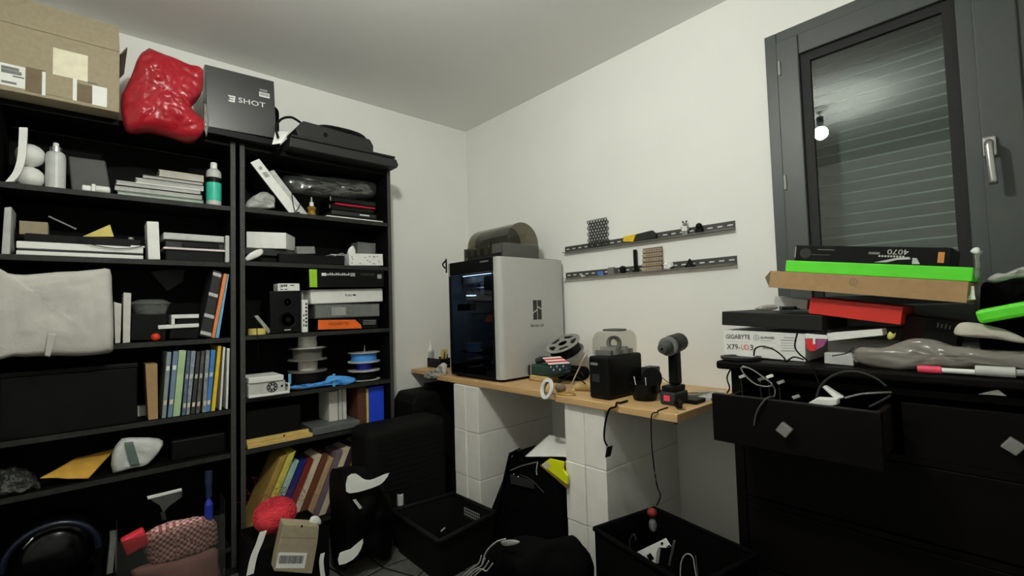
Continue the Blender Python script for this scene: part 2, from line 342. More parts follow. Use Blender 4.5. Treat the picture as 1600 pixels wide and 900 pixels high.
# ------------------------------------------------------------------ bookcases
LSH = [1.702, 1.43, 1.072, .735, .53, .1]; RSH = [1.705, 1.44, 1.077, .777, .53, .1]
def bookcase(x0, x1, zs, lab):
    r = thing('bookcase', lab, 'bookcase', ((x0+x1)/2, 2.69, 0), 'black bookcases along the wall'); y1 = 2.835
    for a in (x0, x1-.022):
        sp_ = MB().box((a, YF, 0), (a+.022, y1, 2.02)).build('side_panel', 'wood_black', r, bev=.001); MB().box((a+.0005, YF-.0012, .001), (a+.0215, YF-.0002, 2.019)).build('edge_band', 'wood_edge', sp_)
    MB().box((x0+.0225, y1-.006, .08), (x1-.0225, y1, 1.995)).build('back_panel', 'wood_black', r)
    MB().box((x0+.022, YF+.004, 1.996), (x1-.022, y1-.007, 2.02)).build('top_panel', 'wood_black', r)
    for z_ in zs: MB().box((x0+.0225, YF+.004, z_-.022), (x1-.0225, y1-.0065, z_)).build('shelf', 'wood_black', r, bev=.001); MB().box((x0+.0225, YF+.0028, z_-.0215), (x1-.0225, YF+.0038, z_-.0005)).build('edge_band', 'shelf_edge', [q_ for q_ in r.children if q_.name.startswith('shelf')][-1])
    MB().box((x0+.0225, YF+.02, 0), (x1-.0225, YF+.036, zs[-1]-.023)).build('plinth', 'wood_black', r)
    return r
bookcase(-.285, .514, LSH, 'tall black bookcase at the left edge, under the cardboard box')
bookcase(.532, 1.335, RSH, 'tall black bookcase nearest the room corner, holding filament spools')
# ------------------------------------------------------------------ workbench of beech boards on aerated blocks
BT = .782
def pillar(y0, y1, lab):
    r = thing('block_pillar', lab, 'pillar', (1.84, (y0+y1)/2, 0), 'block pillars under the bench'); w_ = (y1-y0)/2
    for k in range(3):
        for i in range(2):
            j = [random.uniform(-.003, .003) for _ in range(2)]
            MB().box((1.552+j[0], y0+i*w_+.0008, k*.25+.0008), (2.127, y0+(i+1)*w_-.0008, (k+1)*.25-.0008)).build('block', 'block', r, bev=.0035)
    return r
pillar(2.022, 2.246, 'white aerated-block pillar under the printer end of the bench')
pillar(1.184, 1.402, 'white aerated-block pillar under the bench beside the black basket')
MB().box((1.53, .851, .752), (2.126, 1.434, BT)).build('bench_board', 'beech', lab='beech board carrying the cordless drill and clear-domed box', cat='board', grp='beech boards of the workbench', bev=.003)
MB().box((1.558, 1.438, .752), (2.126, 2.43, BT)).build('bench_board', 'beech', lab='beech board carrying the boxy enclosed printer', cat='board', grp='beech boards of the workbench', bev=.003)
MB().box((1.615, 2.434, .755), (2.126, 2.836, BT)).build('bench_board', 'beech', lab='short beech board in the corner under the glue bottle', cat='board', grp='beech boards of the workbench', bev=.003)
MB().lathe((1.55, .868, .744), [(.007, 0), (.007, .008)], 10).build('board_screw', 'black', lab='small black screw head under the bench corner', cat='screw')
# ------------------------------------------------------------------ dresser
dx, dy0, dy1 = 1.63, -.87, .70
DT = .972
dr = thing('dresser', 'black-brown chest of drawers under the window with one drawer open', 'dresser', (1.87, -.08, 0))
MB().box((1.595, dy0-.03, DT-.028), (2.105, dy1+.035, DT)).build('top_panel', 'dresser_wood', dr, bev=.008, seg=3)
for a in (dy0, dy1-.03): MB().box((dx, a, .08), (2.10, a+.03, DT-.029)).build('side_panel', 'dresser_wood', dr, bev=.002)
MB().box((2.085, dy0+.031, .1), (2.10, dy1-.031, DT-.03)).build('back_panel', 'dresser_wood', dr)
MB().box((dx+.004, dy0+.031, .08), (2.084, dy1-.031, .1)).build('bottom_panel', 'dresser_wood', dr)
for zz in (.905, .725, .505, .285):
    MB().box((dx+.004, dy0+.031, zz), (dx+.024, dy1-.031, zz+.018)).build('front_rail', 'dresser_wood', dr)
for yy in (dy0+.001, dy1-.055):
    for xx in (dx+.002, 2.04): MB().box((xx, yy, 0), (xx+.055, yy+.055, .079)).build('foot', 'dresser_wood', dr)
def knob(p, par):
    MB().lathe(p, [(.005, 0), (.005, -.014)], 10, (1, 0, 0)).build('stem', 'steel', par)
    c = V(p)-V((.022, 0, 0)); q = .0125
    MB().obox(c, (.008, 0, 0), (0, q, q*.72), (0, -q*.72, q)).build('knob', 'knob_metal', par, bev=.002)
mat('drawer_inner', (30, 24, 18), .7, spec=.1); mat('knob_metal', (150, 150, 146), .4, metal=.5)
def drawer(y0, y1, z0, z1, out=0., knobs=1):
    x0 = dx+.003-out
    d = MB().box((x0, y0, z0), (x0+.02, y1, z1)).build('drawer', 'dresser_wood', dr, bev=.002)
    dep = .4; a = MB().box((x0+.021, y0+.012, z0+.015), (x0+dep, y0+.026, z1-.015)).box((x0+.021, y1-.026, z0+.015), (x0+dep, y1-.012, z1-.015)).box((x0+.021, y0+.027, z0+.015), (x0+dep, y1-.027, z0+.023)).box((x0+dep-.012, y0+.027, z0+.024), (x0+dep, y1-.027, z1-.03))
    a.build('drawer_box', 'drawer_inner' if out else 'dresser_wood', d)
    if out: MB().box((x0+.001, y0+.004, z1+.0002), (x0+.019, y1-.004, z1+.001)).build('edge_highlight', 'shelf_edge', d)  # pale strip paints a highlight along the top of the open drawer front
    for k in range(knobs):
        yy = (y0+y1)/2 if knobs == 1 else y0+(y1-y0)*(.22+.56*k)
        knob((x0-.0005, yy, (z0+z1)/2), d)
    return d
drawer(.262, .686, .742, .886, .183)
drawer(-.16, .25, .742, .886); drawer(-.6, -.172, .742, .886)
for (z0, z1) in ((.528, .722), (.308, .502), (.105, .282)):
    drawer(-.08, .668, z0, z1, 0, 0); drawer(-.84, -.092, z0, z1, 0, 0)
# ================================================================== ON TOP OF THE BOOKCASES
T = 2.0205
# big cardboard box with raised front flap
f = face('Y', 2.46, (-40, 44), (187, 97), (-40, 138), T)
f = F(f.o, V((1, 0, 0)), V((0, 0, -1)), f.n, hit('Y', 2.46, 187, 97).x+.28, .255); f.o = V((-.28, 2.46, T+.255))
cb = thing('cardboard_box', 'large open cardboard box on the left bookcase with pasted-over labels', 'box', (-.1, 2.6, T))
fbox('box_body', f, .33, 'cardboard', cb, bev=.003)
MB().prism([f.at(0, 0, .001), f.at(1, 0, .001), f.at(.99, -.47, -.03), f.at(.0, -.47, -.03)], (0, .004, 0)).build('front_flap', 'cardboard', cb)
MB().prism([f.at(1, 0, -.02)+V((.001, 0, 0)), f.at(1, 0, -.3)+V((.001, 0, 0)), f.at(1.06, -.14, -.3), f.at(1.06, -.14, -.02)], (.004, 0, 0)).build('side_flap', 'cardboard_dark', cb)
def pp(name, x0, y0, x1, y1, m, th=.0008):
    a, b = hit('Y', 2.46, x0, y0), hit('Y', 2.46, x1, y1)
    MB().box((a.x, 2.46-.0005-th, b.z), (b.x, 2.4595, a.z)).build(name, m, cb)
pp('shipping_label', 0, 97, 42, 140, 'white_paper'); pp('tape_patch', 83, 74, 137, 128, 'tape_cream', .0006); pp('kraft_patch', 40, 104, 70, 148, 'cardboard_dark', .0012)
pp('kraft_patch', 71, 114, 116, 156, 'cardboard', .0016); pp('paper_strip', 66, 112, 71, 150, 'white_paper', .0018); pp('paper_strip', 114, 122, 120, 158, 'white_paper', .0018); pp('kraft_patch', 120, 130, 144, 162, 'cardboard_dark', .0014)
pp('shipping_label', 144, 133, 167, 168, 'white_paper')
for k, (x0, y0, x1) in enumerate(((2, 106, 30), (2, 112, 34), (20, 120, 38), (2, 128, 26), (137, 129, 152))): pp('printed_line', x0, y0, x1, y0+2, 'mid_grey', .003)
# red plastic bag drooping over the edge
def noshelf(q):
    if q.z < 2.05 and q.y > 2.54: q.y = 2.54
    if q.y > 2.545 and q.z < 2.03: q.z = 2.03
    return q
blob('plastic_bag', 'Y', 2.5, [(230, 78), (246, 83), (280, 96), (311, 108), (317, 122), (313, 150), (299, 166), (305, 180), (318, 196), (314, 214), (296, 222), (262, 213), (230, 206), (200, 205), (191, 185), (189, 155), (197, 135), (206, 115), (216, 92)], .07, .14, 'red_bag',
     lab='shiny red plastic bag slumped over the front of the bookcase top', cat='bag', wr=.03, ws=7.5, rings=28, k=8, clamp=noshelf, power=.3)
blob('plastic_bag', 'Y', 2.475, [(317, 160), (324, 166), (326, 196), (323, 214), (319, 205), (312, 184), (308, 170)], .012, .012, 'bubble', lab='crinkled clear plastic bag wedged beside the red bag', cat='bag', wr=.008, ws=40, clamp=lambda q: V((max(q.x, .372), min(max(q.y, 2.44), 2.494), q.z)))
# black game-gear box on a flat black box
ub = MB().box((.36, 2.49, T), (.70, 2.78, T+.03)).build('flat_box', 'black', lab='flat black box under the tall glossy black box', cat='box', bev=.002)
mat('satin_black', (40, 41, 40), .34, var=.05, spec=.7)
o, f = slab('product_box', 'Y', 2.5, (320, 100), (428, 127), (322, 197), .09, 'satin_black', T+.031, lab='tall glossy black box with white lettering beside the red bag', cat='box')
f2 = F(f.o, f.r, f.d, f.n, f.W, f.H)
text('SHOT', f, .44, .50, f.H*.085, mat('ink_white', (235, 235, 230), .6), o, sx=1.35)
for k in range(3): poly('logo_bar', f, [(.30+.015*(k == 1), .415+.04*k), (.40, .415+.04*k), (.385, .44+.04*k), (.315+.015*(k == 1), .44+.04*k)], 'ink_white', o)
poly('logo_bar', f, [(.385, .415), (.405, .415), (.39, .52), (.37, .52)], 'ink_white', o, off=.0009)
patch('barcode_sticker', f, .76, .24, .92, .32, 'white_paper', o)
for k in range(9): patch('barcode_line', f, .775+k*.016, .25, .782+k*.016, .30, 'black', o, off=.001)
for k in range(2): patch('printed_line', f, .77, .19+k*.02, .89, .197+k*.02, 'light_grey', o)
MB().box((.425, 2.6, T+.031), (.735, 2.70, T+.26)).build('rucksack', 'black_soft', lab='black padded bag behind the tall glossy black box', cat='bag', bev=.035, seg=4)
# flat scanner, boxy device with handle
sc_o = thing('flatbed_scanner', 'flat black slab of a scanner on the corner bookcase top', 'scanner', (1.0, 2.64, T))
MB().prism([(.735, 2.46, T), (1.335, 2.46, T), (1.345, 2.46, T+.02), (1.33, 2.46, T+.052), (.74, 2.46, T+.052)], (0, .34, 0)).build('scanner_body', 'charcoal', sc_o, bev=.006)
MB().box((.745, 2.455, T+.053), (1.322, 2.795, T+.066)).build('lid', 'charcoal', sc_o, bev=.005)
z = T+.067
pb = thing('power_brick', 'boxy dark grey device with a curved carrying handle on the scanner', 'device', (1.0, 2.6, z))
a = hit('Y', 2.5, 468, 228); b = hit('Y', 2.5, 584, 250)
MB().prism([(a.x, 2.5, z), (b.x, 2.5, z), (b.x+.002, 2.5, z+.05), (b.x-.02, 2.5, z+.085), (a.x+.04, 2.5, z+.10), (a.x+.02, 2.5, z+.10), (a.x-.02, 2.5, z+.05)], (0, .16, 0)).build('device_body', 'charcoal', pb, bev=.008)
xm = (a.x+b.x)/2
MB().tube([(a.x+.09, 2.58, z+.085), (a.x+.16, 2.57, z+.118), (b.x-.09, 2.57, z+.122), (b.x-.025, 2.57, z+.10), (b.x-.012, 2.58, z+.05)], .016, 10).build('handle', 'black', pb, smooth=True)
MB().lathe((xm-.07, 2.5, z+.05), [(.012, 0), (.012, .004)], 16, (0, -1, 0)).build('knob', 'black', pb)
for k in range(22): MB().box((a.x+.03+k*.014, 2.497, z+.008), (a.x+.038+k*.014, 2.4995, z+.013)).build('vent_slot', 'black_matte', pb)
cable('cable', [(a.x+.0, 2.485, z+.08), (a.x-.05, 2.46, z+.085), (a.x-.10, 2.445, z+.06), (a.x-.13, 2.435, z+.01), (a.x-.12, 2.435, z-.045)], .006, 'black', lab='black cable curling down from the boxy device on the scanner')
sheet('plastic_wrap', [hit('Y', 2.44, 425, 226), hit('Y', 2.44, 430, 206), hit('Y', 2.47, 452, 205), hit('Y', 2.44, 440, 224)], 'white_paper', lab='scrap of white wrapping behind the curling black cable', cat='wrapping', wr=.004)

# ================================================================== LEFT BOOKCASE
L1, L2, L3, L4, L5, L6 = [z_+.0008 for z_ in LSH]
Y1 = 2.57
# --- shelf 1
pts_ = H('Y', 2.556, (8, 277), (20, 262), (27, 240), (29, 215), (30, 192)); pts_ = curve(pts_, 5); n_ = len(pts_)
vs_ = []
for q in pts_: vs_ += [q, q+V((.022, 0, .004)), q+V((.022, .024, .004)), q+V((0, .024, 0))]
dz = L1-min(v.z for v in vs_); vs_ = [v+V((0, 0, dz)) for v in vs_]
fs_ = [(0, 1, 2, 3), tuple(4*(n_-1)+i for i in (3, 2, 1, 0))]+[(4*i+j, 4*i+(j+1) % 4, 4*i+4+(j+1) % 4, 4*i+4+j) for i in range(n_-1) for j in range(4)]
add('curved_sheet', vs_, fs_, 'white', lab='curved white foam sheet standing at the left end of the top shelf', cat='foam sheet', smooth=False)
c = hit('Y', 2.65, 46, 270); MB().ball((c.x, 2.65, L1+.045), .047, .047, .045).build('foam_ball', 'white', lab='white foam ball, lower of the stacked pair', cat='ball', smooth=True, grp='white foam balls')
MB().ball((c.x+.002, 2.65, L1+.0905+.0455), .0455).build('foam_ball', 'white', lab='white foam ball, upper of the stacked pair', cat='ball', smooth=True, grp='white foam balls')
def bottle(name, px, py, Yv, w_px, z0, top, prof, m, lab, cat, extra=(), grp=None):
    """round vessel: prof = (radius, height) fractions; extra = (part, prof, material)"""
    c_ = hit('Y', Yv, px, py); a_, b_ = hit('Y', Yv, px-w_px/2, py), hit('Y', Yv, px+w_px/2, py); R = (b_-a_).length/2; hgt = hit('Y', Yv, px, top).z-z0
    r = thing(name, lab, cat, (c_.x, Yv+R, z0), grp); base = V((c_.x, Yv+R, z0))
    MB().lathe(base, [(R*x, hgt*y) for x, y in prof], 24).build('body', m, r, smooth=False, bev=0)
    for (pn, pf, pm) in extra: MB().lathe(base, [(R*x, hgt*y) for x, y in pf], 24).build(pn, pm, r)
    return r, base, R, hgt
bottle('spray_can', 86, 280, 2.6, 33, L1, 220, [(.94, 0), (1, .02), (1, .70), (.9, .77), (.72, .80)], mat('can', (206, 208, 204), .4), 'pale grey spray can beside the foam balls', 'spray can',
       [('collar', [(.6, .801), (.62, .90), (.5, .91)], 'steel'), ('nozzle', [(.3, .911), (.3, .99), (.2, 1.0)], 'white'), ('base_rim', [(1.0, -.0), (1.03, .0), (1.03, .03), (1.0, .03)], 'steel')])
cut('grey_sleeve', 'Y', 2.66, [(106, 232), (165, 240), (174, 292), (112, 292)], .03, 'dark_grey', lab='dark grey plastic sleeve standing behind the white plug adapter', cat='sleeve', bev=.006, z0=L1)
ad = thing('plug_adapter', 'small white plug adapter lying on the top shelf edge', 'adapter', hit('Y', 2.562, 150, 292))
c = hit('Y', 2.565, 128, 290); d_ = hit('Y', 2.565, 172, 295)
MB().box((c.x, 2.56, L1), (c.x+.028, 2.6, L1+.024)).build('plug', 'white', ad, bev=.005); MB().box((c.x+.0285, 2.558, L1), (c.x+.042, 2.6, L1+.032)).build('collar', 'white', ad, bev=.004)
MB().lathe((c.x+.0425, 2.58, L1+.0155), [(.015, 0), (.015, .04), (.011, .045)], 14, (1, 0, 0)).build('barrel', 'white', ad)
def stack(items, grp, Yv, z0, cat='book', name='book', depth=.2):
    z_ = z0
    for (x0, x1, h, m, lab, dy) in items:
        a_ = hit('Y', Yv+dy, x0, 300).x; b_ = hit('Y', Yv+dy, x1, 300).x
        r = thing(name, lab, cat, ((a_+b_)/2, Yv+dy+depth/2, z_), grp); c_ = min(.003, h*.2)
        MB().box((a_, Yv+dy, z_), (b_, Yv+dy+depth, z_+c_)).box((a_, Yv+dy, z_+h-c_), (b_, Yv+dy+depth, z_+h)).box((b_-.003, Yv+dy+.0005, z_+c_), (b_, Yv+dy+depth, z_+h-c_)).build('cover', m, r)
        MB().box((a_+.003, Yv+dy+.003, z_+c_+.0002), (b_-.0035, Yv+dy+depth-.004, z_+h-c_-.0002)).build('page_block', 'paper_grey', r)
        z_ += h+.0006
    return z_
mat('green_dull', (110, 150, 120), .6); mat('pinkish', (226, 172, 150), .7); mat('cream', (222, 208, 178), .75)
stack([(183, 318, .016, 'green_dull', 'thin green-edged book at the bottom of the flat stack', 0), (178, 317, .026, 'black', 'black book second from the bottom of the flat stack', .004), (181, 313, .018, 'light_grey', 'grey-white book in the middle of the flat stack', 0),
       (212, 318, .022, 'white', 'white book near the top of the flat stack', .006), (222, 318, .018, 'charcoal', 'dark thin book second from the top of the flat stack', .002), (248, 318, .030, 'cream', 'cream and pink book on top of the flat stack', 0)], 'books stacked flat on the top shelf', 2.565, L1)
bt, base, R, hg = bottle('bottle', 336, 316, 2.556, 24, L1, 252, [(.96, 0), (1, .02), (1, .72), (.92, .80), (.5, .86)], 'light_grey', 'white bottle with teal label at the top shelf edge', 'bottle',
       [('label', [(1.0, .1), (1.015, .1), (1.015, .52), (1.0, .52)], 'teal'), ('label_band', [(1.0, .521), (1.015, .521), (1.015, .64), (1.0, .64)], 'black'), ('cap', [(.46, .861), (.46, .97), (.4, 1.0)], 'white')])
# --- shelf 2
cut('panel', 'Y', 2.58, [(7, 323), (18, 322), (15, 396), (2, 396)], .15, 'light_grey', lab='white panel leaning at the left end of the second shelf', cat='panel', z0=L2)
kb = thing('white_case', 'long flat white case with a dark groove on the second shelf', 'case', (0, 2.65, L2))
a = hit('Y', 2.56, 25, 380); b = hit('Y', 2.56, 224, 395)
MB().box((a.x, 2.565, L2), (b.x, 2.78, L2+.016)).build('case_base', 'white', kb, bev=.002); MB().box((a.x+.003, 2.568, L2+.0165), (b.x-.002, 2.78, L2+.024)).build('groove', 'charcoal', kb); MB().box((a.x, 2.563, L2+.0245), (b.x, 2.78, L2+.052)).build('case_lid', 'white', kb, bev=.003)
z = L2+.0528
bx = thing('record_player', 'glossy black slab lying on the long white case', 'device', (0, 2.68, z))
MB().box((a.x+.02, 2.59, z), (b.x-.005, 2.78, z+.035)).build('device_body', 'black_gloss', bx, bev=.004)
pp_ = hit('Y', 2.585, 205, 375); MB().lathe((pp_.x, 2.60, z+.0352), [(.010, 0), (.010, .008)], 14).build('knob', 'steel', bx)
MB().box((pp_.x-.002, 2.57, z-.0005+.001), (pp_.x+.045, 2.5885, z+.006)).build('bright_strip', 'white', bx)
cable('cable', [V((a.x+.17, 2.556, z+.012)), V((a.x+.24, 2.553, z-.008)), V((a.x+.31, 2.553, z-.012)), V((a.x+.37, 2.555, z+.002)), V((a.x+.385, 2.56, z+.03))], .0018, 'black', lab='thin black wire looping over the long white case')
z2 = z+.0355
slab('cardboard_roll', 'Y', 2.64, (30, 336), (75, 339), (30, 357), .08, 'cardboard', z2, lab='small tan cardboard box behind the glossy black slab', cat='box')
cut('envelope', 'Y', 2.61, [(128, 364), (172, 345), (178, 364)], .02, 'yellow_pale', z0=z2, lab='pale yellow folder corner with dark elastic, on the glossy black slab', cat='folder')
MB().tube(H('Y', 2.63, (76, 338), (119, 358)), .003, 6, 0).build('metal_rod', 'grey', lab='thin grey rod leaning towards the pale yellow folder', cat='rod')
slab('white_box', 'Y', 2.565, (229, 344), (248, 345), (231, 404), .12, 'white', L2, lab='narrow upright white box in the middle of the second shelf', cat='box', bev=.003)
pr_ = thing('desktop_device', 'white-framed device with dark bays at the right of the second shelf', 'device', (.38, 2.66, L2))
a = hit('Y', 2.57, 255, 400).x; b = hit('Y', 2.57, 350, 400).x; e_ = min(hit('Y', 2.57, 361, 400).x, .4905)
MB().box((a+.01, 2.575, L2), (b, 2.76, L2+.05)).build('lower_bay', 'black', pr_, bev=.002); MB().box((a, 2.565, L2+.0505), (b+.004, 2.76, L2+.060)).build('tray', mat('pinkwhite', (226, 214, 210), .5), pr_, bev=.002)
MB().box((a+.01, 2.58, L2+.0605), (b, 2.76, L2+.094)).build('upper_bay', 'charcoal', pr_); MB().box((a+.07, 2.572, L2+.066), (b-.02, 2.5795, L2+.088)).build('display', 'black_gloss', pr_); MB().box((a, 2.565, L2+.0945), (b, 2.76, L2+.125)).build('top_cover', 'light_grey', pr_, bev=.004)
MB().box((b+.0045, 2.562, L2), (e_, 2.76, L2+.13)).build('side_cover', 'light_grey', pr_, bev=.003)
# --- shelf 3
def hang(q):
    q.x = max(q.x, -.257)
    if q.y > 2.543 and q.z > 1.35: q.z = 1.35+(q.z-1.35)*.2
    if q.z < 1.11 and q.y > 2.54: q.y = 2.54
    return q
mat('cloth_white', (196, 194, 186), .95, var=.05, bump=.2)
wbg = blob('cloth_bag', 'Y', 2.50, [(-30, 425), (-2, 420), (12, 428), (40, 430), (90, 426), (150, 422), (172, 420), (175, 450), (177, 500), (177, 540), (170, 552), (120, 555), (60, 556), (20, 557), (-30, 556)], .05, .16, 'cloth_white', lab='white cloth bundle hanging over the third shelf edge', cat='bundle', wr=.017, ws=8, rings=18, k=2, clamp=hang, power=.16)
sheet('fold', [hit('Y', 2.44, 70, 556), hit('Y', 2.44, 75, 520), hit('Y', 2.43, 88, 522), hit('Y', 2.44, 78, 558)], 'cloth_white', par=wbg, wr=.004)
mat('book_white', (214, 212, 202), .7, var=.05)
cut('book', 'Y', 2.58, [(178, 477), (190, 480), (188, 541), (180, 542)], .14, 'book_white', z0=L3, lab='thin white book against the white cloth bundle', cat='book', grp='white books by the cloth bundle')
cut('book', 'Y', 2.58, [(193, 457), (205, 458), (203, 535), (192, 536)], .15, 'book_white', z0=L3, lab='taller white book right of the thin white book', cat='book', grp='white books by the cloth bundle')
slab('black_box', 'Y', 2.60, (207, 489), (262, 491), (207, 531), .15, 'black', L3, lab='low black box under the clear food tub', cat='box')
zb = hit('Y', 2.60, 207, 489).z+(L3-hit('Y', 2.60, 207, 531).z)
tb = thing('plastic_tub', 'clear plastic tub with lid on the third shelf', 'tub', (.2, 2.66, zb+.004))
a = hit('Y', 2.60, 207, 480).x; b = hit('Y', 2.60, 268, 480).x
MB().lathe(((a+b)/2, 2.68, zb+.004), [(.055, 0), (.07, .045)], 24).build('tub', 'plastic_clear', tb); MB().lathe(((a+b)/2, 2.68, zb+.0495), [(.075, 0), (.075, .006), (.05, .02), (.01, .022)], 24).build('lid', 'plastic_clear', tb, smooth=False)
gd = slab('black_gadget', 'Y', 2.60, (266, 512), (311, 513), (266, 529), .12, 'black', L3, lab='low black gadget with a red ball end on the third shelf', cat='gadget')[0]
c = hit('Y', 2.585, 243, 514); MB().ball((c.x, 2.579, L3+.018), .0175).build('red_end', mat('orange_red', (232, 66, 32), .4), gd, smooth=True)
slab('white_tray', 'Y', 2.59, (247, 505), (311, 502), (249, 511), .12, 'white', L3+.052, lab='thin white tray on the black gadget', cat='tray')
bk = thing('bracket', 'white folded bracket standing on the thin white tray', 'bracket', (.35, 2.65, L3+.072))
zz = L3+.072
a = hit('Y', 2.6, 268, 490).x; b = hit('Y', 2.6, 311, 490).x
MB().box((a, 2.6, zz+.025), (b, 2.7, zz+.043)).build('bracket_top', 'white', bk, bev=.002); MB().box((a, 2.6, zz), (a+.012, 2.7, zz+.0245)).build('bracket_leg', 'white', bk); MB().box((a+.02, 2.605, zz), (b, 2.7, zz+.024)).build('bracket_core', 'black', bk)
cut('paper', 'Y', 2.78, [(235, 425), (290, 415), (286, 440), (262, 455)], .004, 'charcoal', lab='dark grey paper standing at the back of the third shelf', cat='paper')
db = thing('book', 'thick black book with silver bands leaning on the third shelf', 'book', hit('Y', 2.565, 325, 525))
q = [(334, 418), (346.5, 422), (329, 525), (312, 521)]; pq = H('Y', 2.565, *q); dz = L3-min(p_.z for p_ in pq); pq = [p_+V((0, 0, dz)) for p_ in pq]
MB().prism(pq, (0, .17, 0)).build('cover', 'charcoal', db, bev=.003)
for k in (.03, .34, .66, .92):
    A_ = pq[0].lerp(pq[3], k); B_ = pq[1].lerp(pq[2], k); A2 = pq[0].lerp(pq[3], k+.05); B2 = pq[1].lerp(pq[2], k+.05); MB().prism([A_+V((0, -.001, 0)), B_+V((0, -.001, 0)), B2+V((0, -.001, 0)), A2+V((0, -.001, 0))], (0, -.0008, 0)).build('silver_band', 'light_grey', db)
cut('book', 'Y', 2.568, [(350, 426), (355.8, 427), (335.5, 527), (330.3, 526)], .15, 'orange_soft', z0=L3, lab='thin orange book leaning beside the black banded book', cat='book')
cut('book', 'Y', 2.568, [(356.3, 427), (358, 428), (342, 527), (336.5, 527)], .15, 'blue_sky', z0=L3, lab='thin blue book leaning right of the orange one', cat='book')
# --- shelf 4
f_ = face('Y', 2.57, (0, 592), (215, 573), (0, 693))
sb = thing('storage_box', 'big black storage box on the fourth shelf of the left bookcase', 'box', (-.05, 2.7, L4))
b = hit('Y', 2.565, 214, 650).x
MB().box((-.25, 2.565, L4), (b, 2.82, L4+.23)).build('box_body', 'black', sb, bev=.003); MB().box((-.253, 2.561, L4+.2305), (b+.003, 2.822, L4+.25)).build('lid', 'black', sb, bev=.003)
cut('notebook', 'Y', 2.57, [(227, 568), (246, 567), (247, 653), (232, 655)], .16, 'kraft', z0=L4, lab='brown card-covered notebook standing beside the black storage box', cat='notebook')
slab('small_box', 'Y', 2.70, (215, 630), (230, 628), (215, 646), .05, 'white', L4, lab='small white box behind the brown notebook', cat='box')
mat('b1', (138, 150, 152), .6); mat('b2', (112, 134, 160), .6); mat('b3', (176, 204, 156), .6); mat('b4', (88, 104, 128), .6, var=.5, scale=60); mat('b5', (140, 150, 156), .6, var=.5, scale=50); mat('b6', (52, 54, 54), .6, var=.6, scale=50); mat('b7', (84, 84, 82), .6, var=.7, scale=60); mat('b8', (140, 146, 150), .6, var=.4, scale=60)
row = [(261, 268, 253, 259, 552, 'b1', 'grey comic album, leftmost of the upright row'), (271, 279, 262, 269, 551, 'b2', 'grey-blue comic album, second of the upright row'), (280, 291, 270, 281, 550, 'b3', 'pale green comic album in the upright row'), (293, 298, 284, 290, 550, 'b4', 'mottled blue comic album right of the pale green one'),
       (299, 306, 291, 296, 550, 'b5', 'light mottled comic album in the upright row, fifth'), (308, 313, 298, 304, 551, 'b6', 'dark comic album, sixth of the upright row'), (315, 320, 306, 312, 550, 'b7', 'dark grey speckled comic album, seventh of the upright row'), (322, 328, 316, 322, 549, 'b8', 'grey comic album left of the blue one'),
       (330, 337, 322, 328, 548, 'blue_b', 'blue comic album beside the yellow one'), (341, 346, 330, 336, 542, 'yellow', 'yellow comic album in the upright row'), (349, 352, 343, 346, 543, 'white', 'thin white comic album right of the yellow one'), (355, 359, 353, 356, 545, 'white', 'thin white comic album, rightmost of the upright row')]
mat('blue_b', (64, 130, 200), .55)
for (t0, t1, b0, b1, ty, m, lab) in row:
    by = 655-(b0-253)*.155
    bk_ = thing('comic_album', lab, 'book', hit('Y', 2.566, (b0+b1)/2, by), 'comic albums on the fourth shelf')
    pq = H('Y', 2.566, (t0, ty), (t1, ty), (b1, by), (b0, by)); dz = L4-min(p_.z for p_ in pq); pq = [p_+V((0, 0, dz)) for p_ in pq]; pq[2].z = pq[3].z = L4
    MB().prism(pq, (0, .2, 0)).build('cover', m, bk_, bev=.001)
    if m[0] == 'b' and m != 'b3':
        for k, mm in ((.72, 'cream'), (.2, 'white')) if m in ('b1', 'b2') else ((.35, 'light_grey'), (.8, 'cream')):
            q4 = [pq[0].lerp(pq[3], k), pq[1].lerp(pq[2], k), pq[1].lerp(pq[2], k+.10), pq[0].lerp(pq[3], k+.10)]
            cc = sum(q4, V())/4; MB().prism([cc+(p_-cc)*.7+V((0, -.0005, 0)) for p_ in q4], (0, -.0006, 0)).build('spine_title', mm, bk_)
# --- shelf 5
pts_ = H('Y', 2.58, (62, 745), (180, 697), (190, 700), (140, 748)); 
sheet('envelope', [hit('Y', 2.57, 62, 748), hit('Y', 2.57, 138, 748), hit('Y', 2.69, 182, 700), hit('Y', 2.69, 120, 716)], mat('manila', (206, 158, 60), .8), lab='manila envelope tilted on the fifth shelf beside the striped pouch', cat='envelope', wr=.004, th=.003)
wp = blob('pouch', 'Y', 2.60, [(176, 745), (175, 715), (190, 690), (215, 688), (248, 690), (255, 700), (240, 722), (225, 733), (200, 738)], .035, .05, mat('pouch', (214, 216, 212), .45, bump=.2), z0=L5+.001, lab='white pouch with a green-grey stripe on the fifth shelf', cat='pouch', wr=.012, ws=18, k=2, power=.3, clamp=lambda q: V((q.x, min(q.y, 2.665), min(max(q.z, L5+.001), .706))))
fp = face('Y', 2.56, (196, 690), (210, 690), (205, 728)); sheet('stripe', [hit('Y', 2.557, 194, 691), hit('Y', 2.557, 208, 690), hit('Y', 2.557, 219, 727), hit('Y', 2.557, 204, 728)], mat('stripe_green', (92, 112, 102), .5), par=wp, wr=.002)
blob('plastic_wrap', 'Y', 2.60, [(-10, 735), (20, 728), (50, 733), (62, 750), (62, 758), (40, 757), (-10, 765)], .05, .08, 'film', z0=L5+.001, lab='crumpled clear plastic wrap at the left end of the fifth shelf', cat='plastic wrap', wr=.045, ws=24, k=6, rings=14, clamp=lambda q: V((min(max(q.x, -.258), -.115), min(q.y, 2.8), min(max(q.z, L5+.001), .70))))
MB().box((.27, 2.6, L5), (.48, 2.8, L5+.09)).build('flat_case', 'black', lab='black case at the right of the fifth shelf', cat='case', bev=.006)
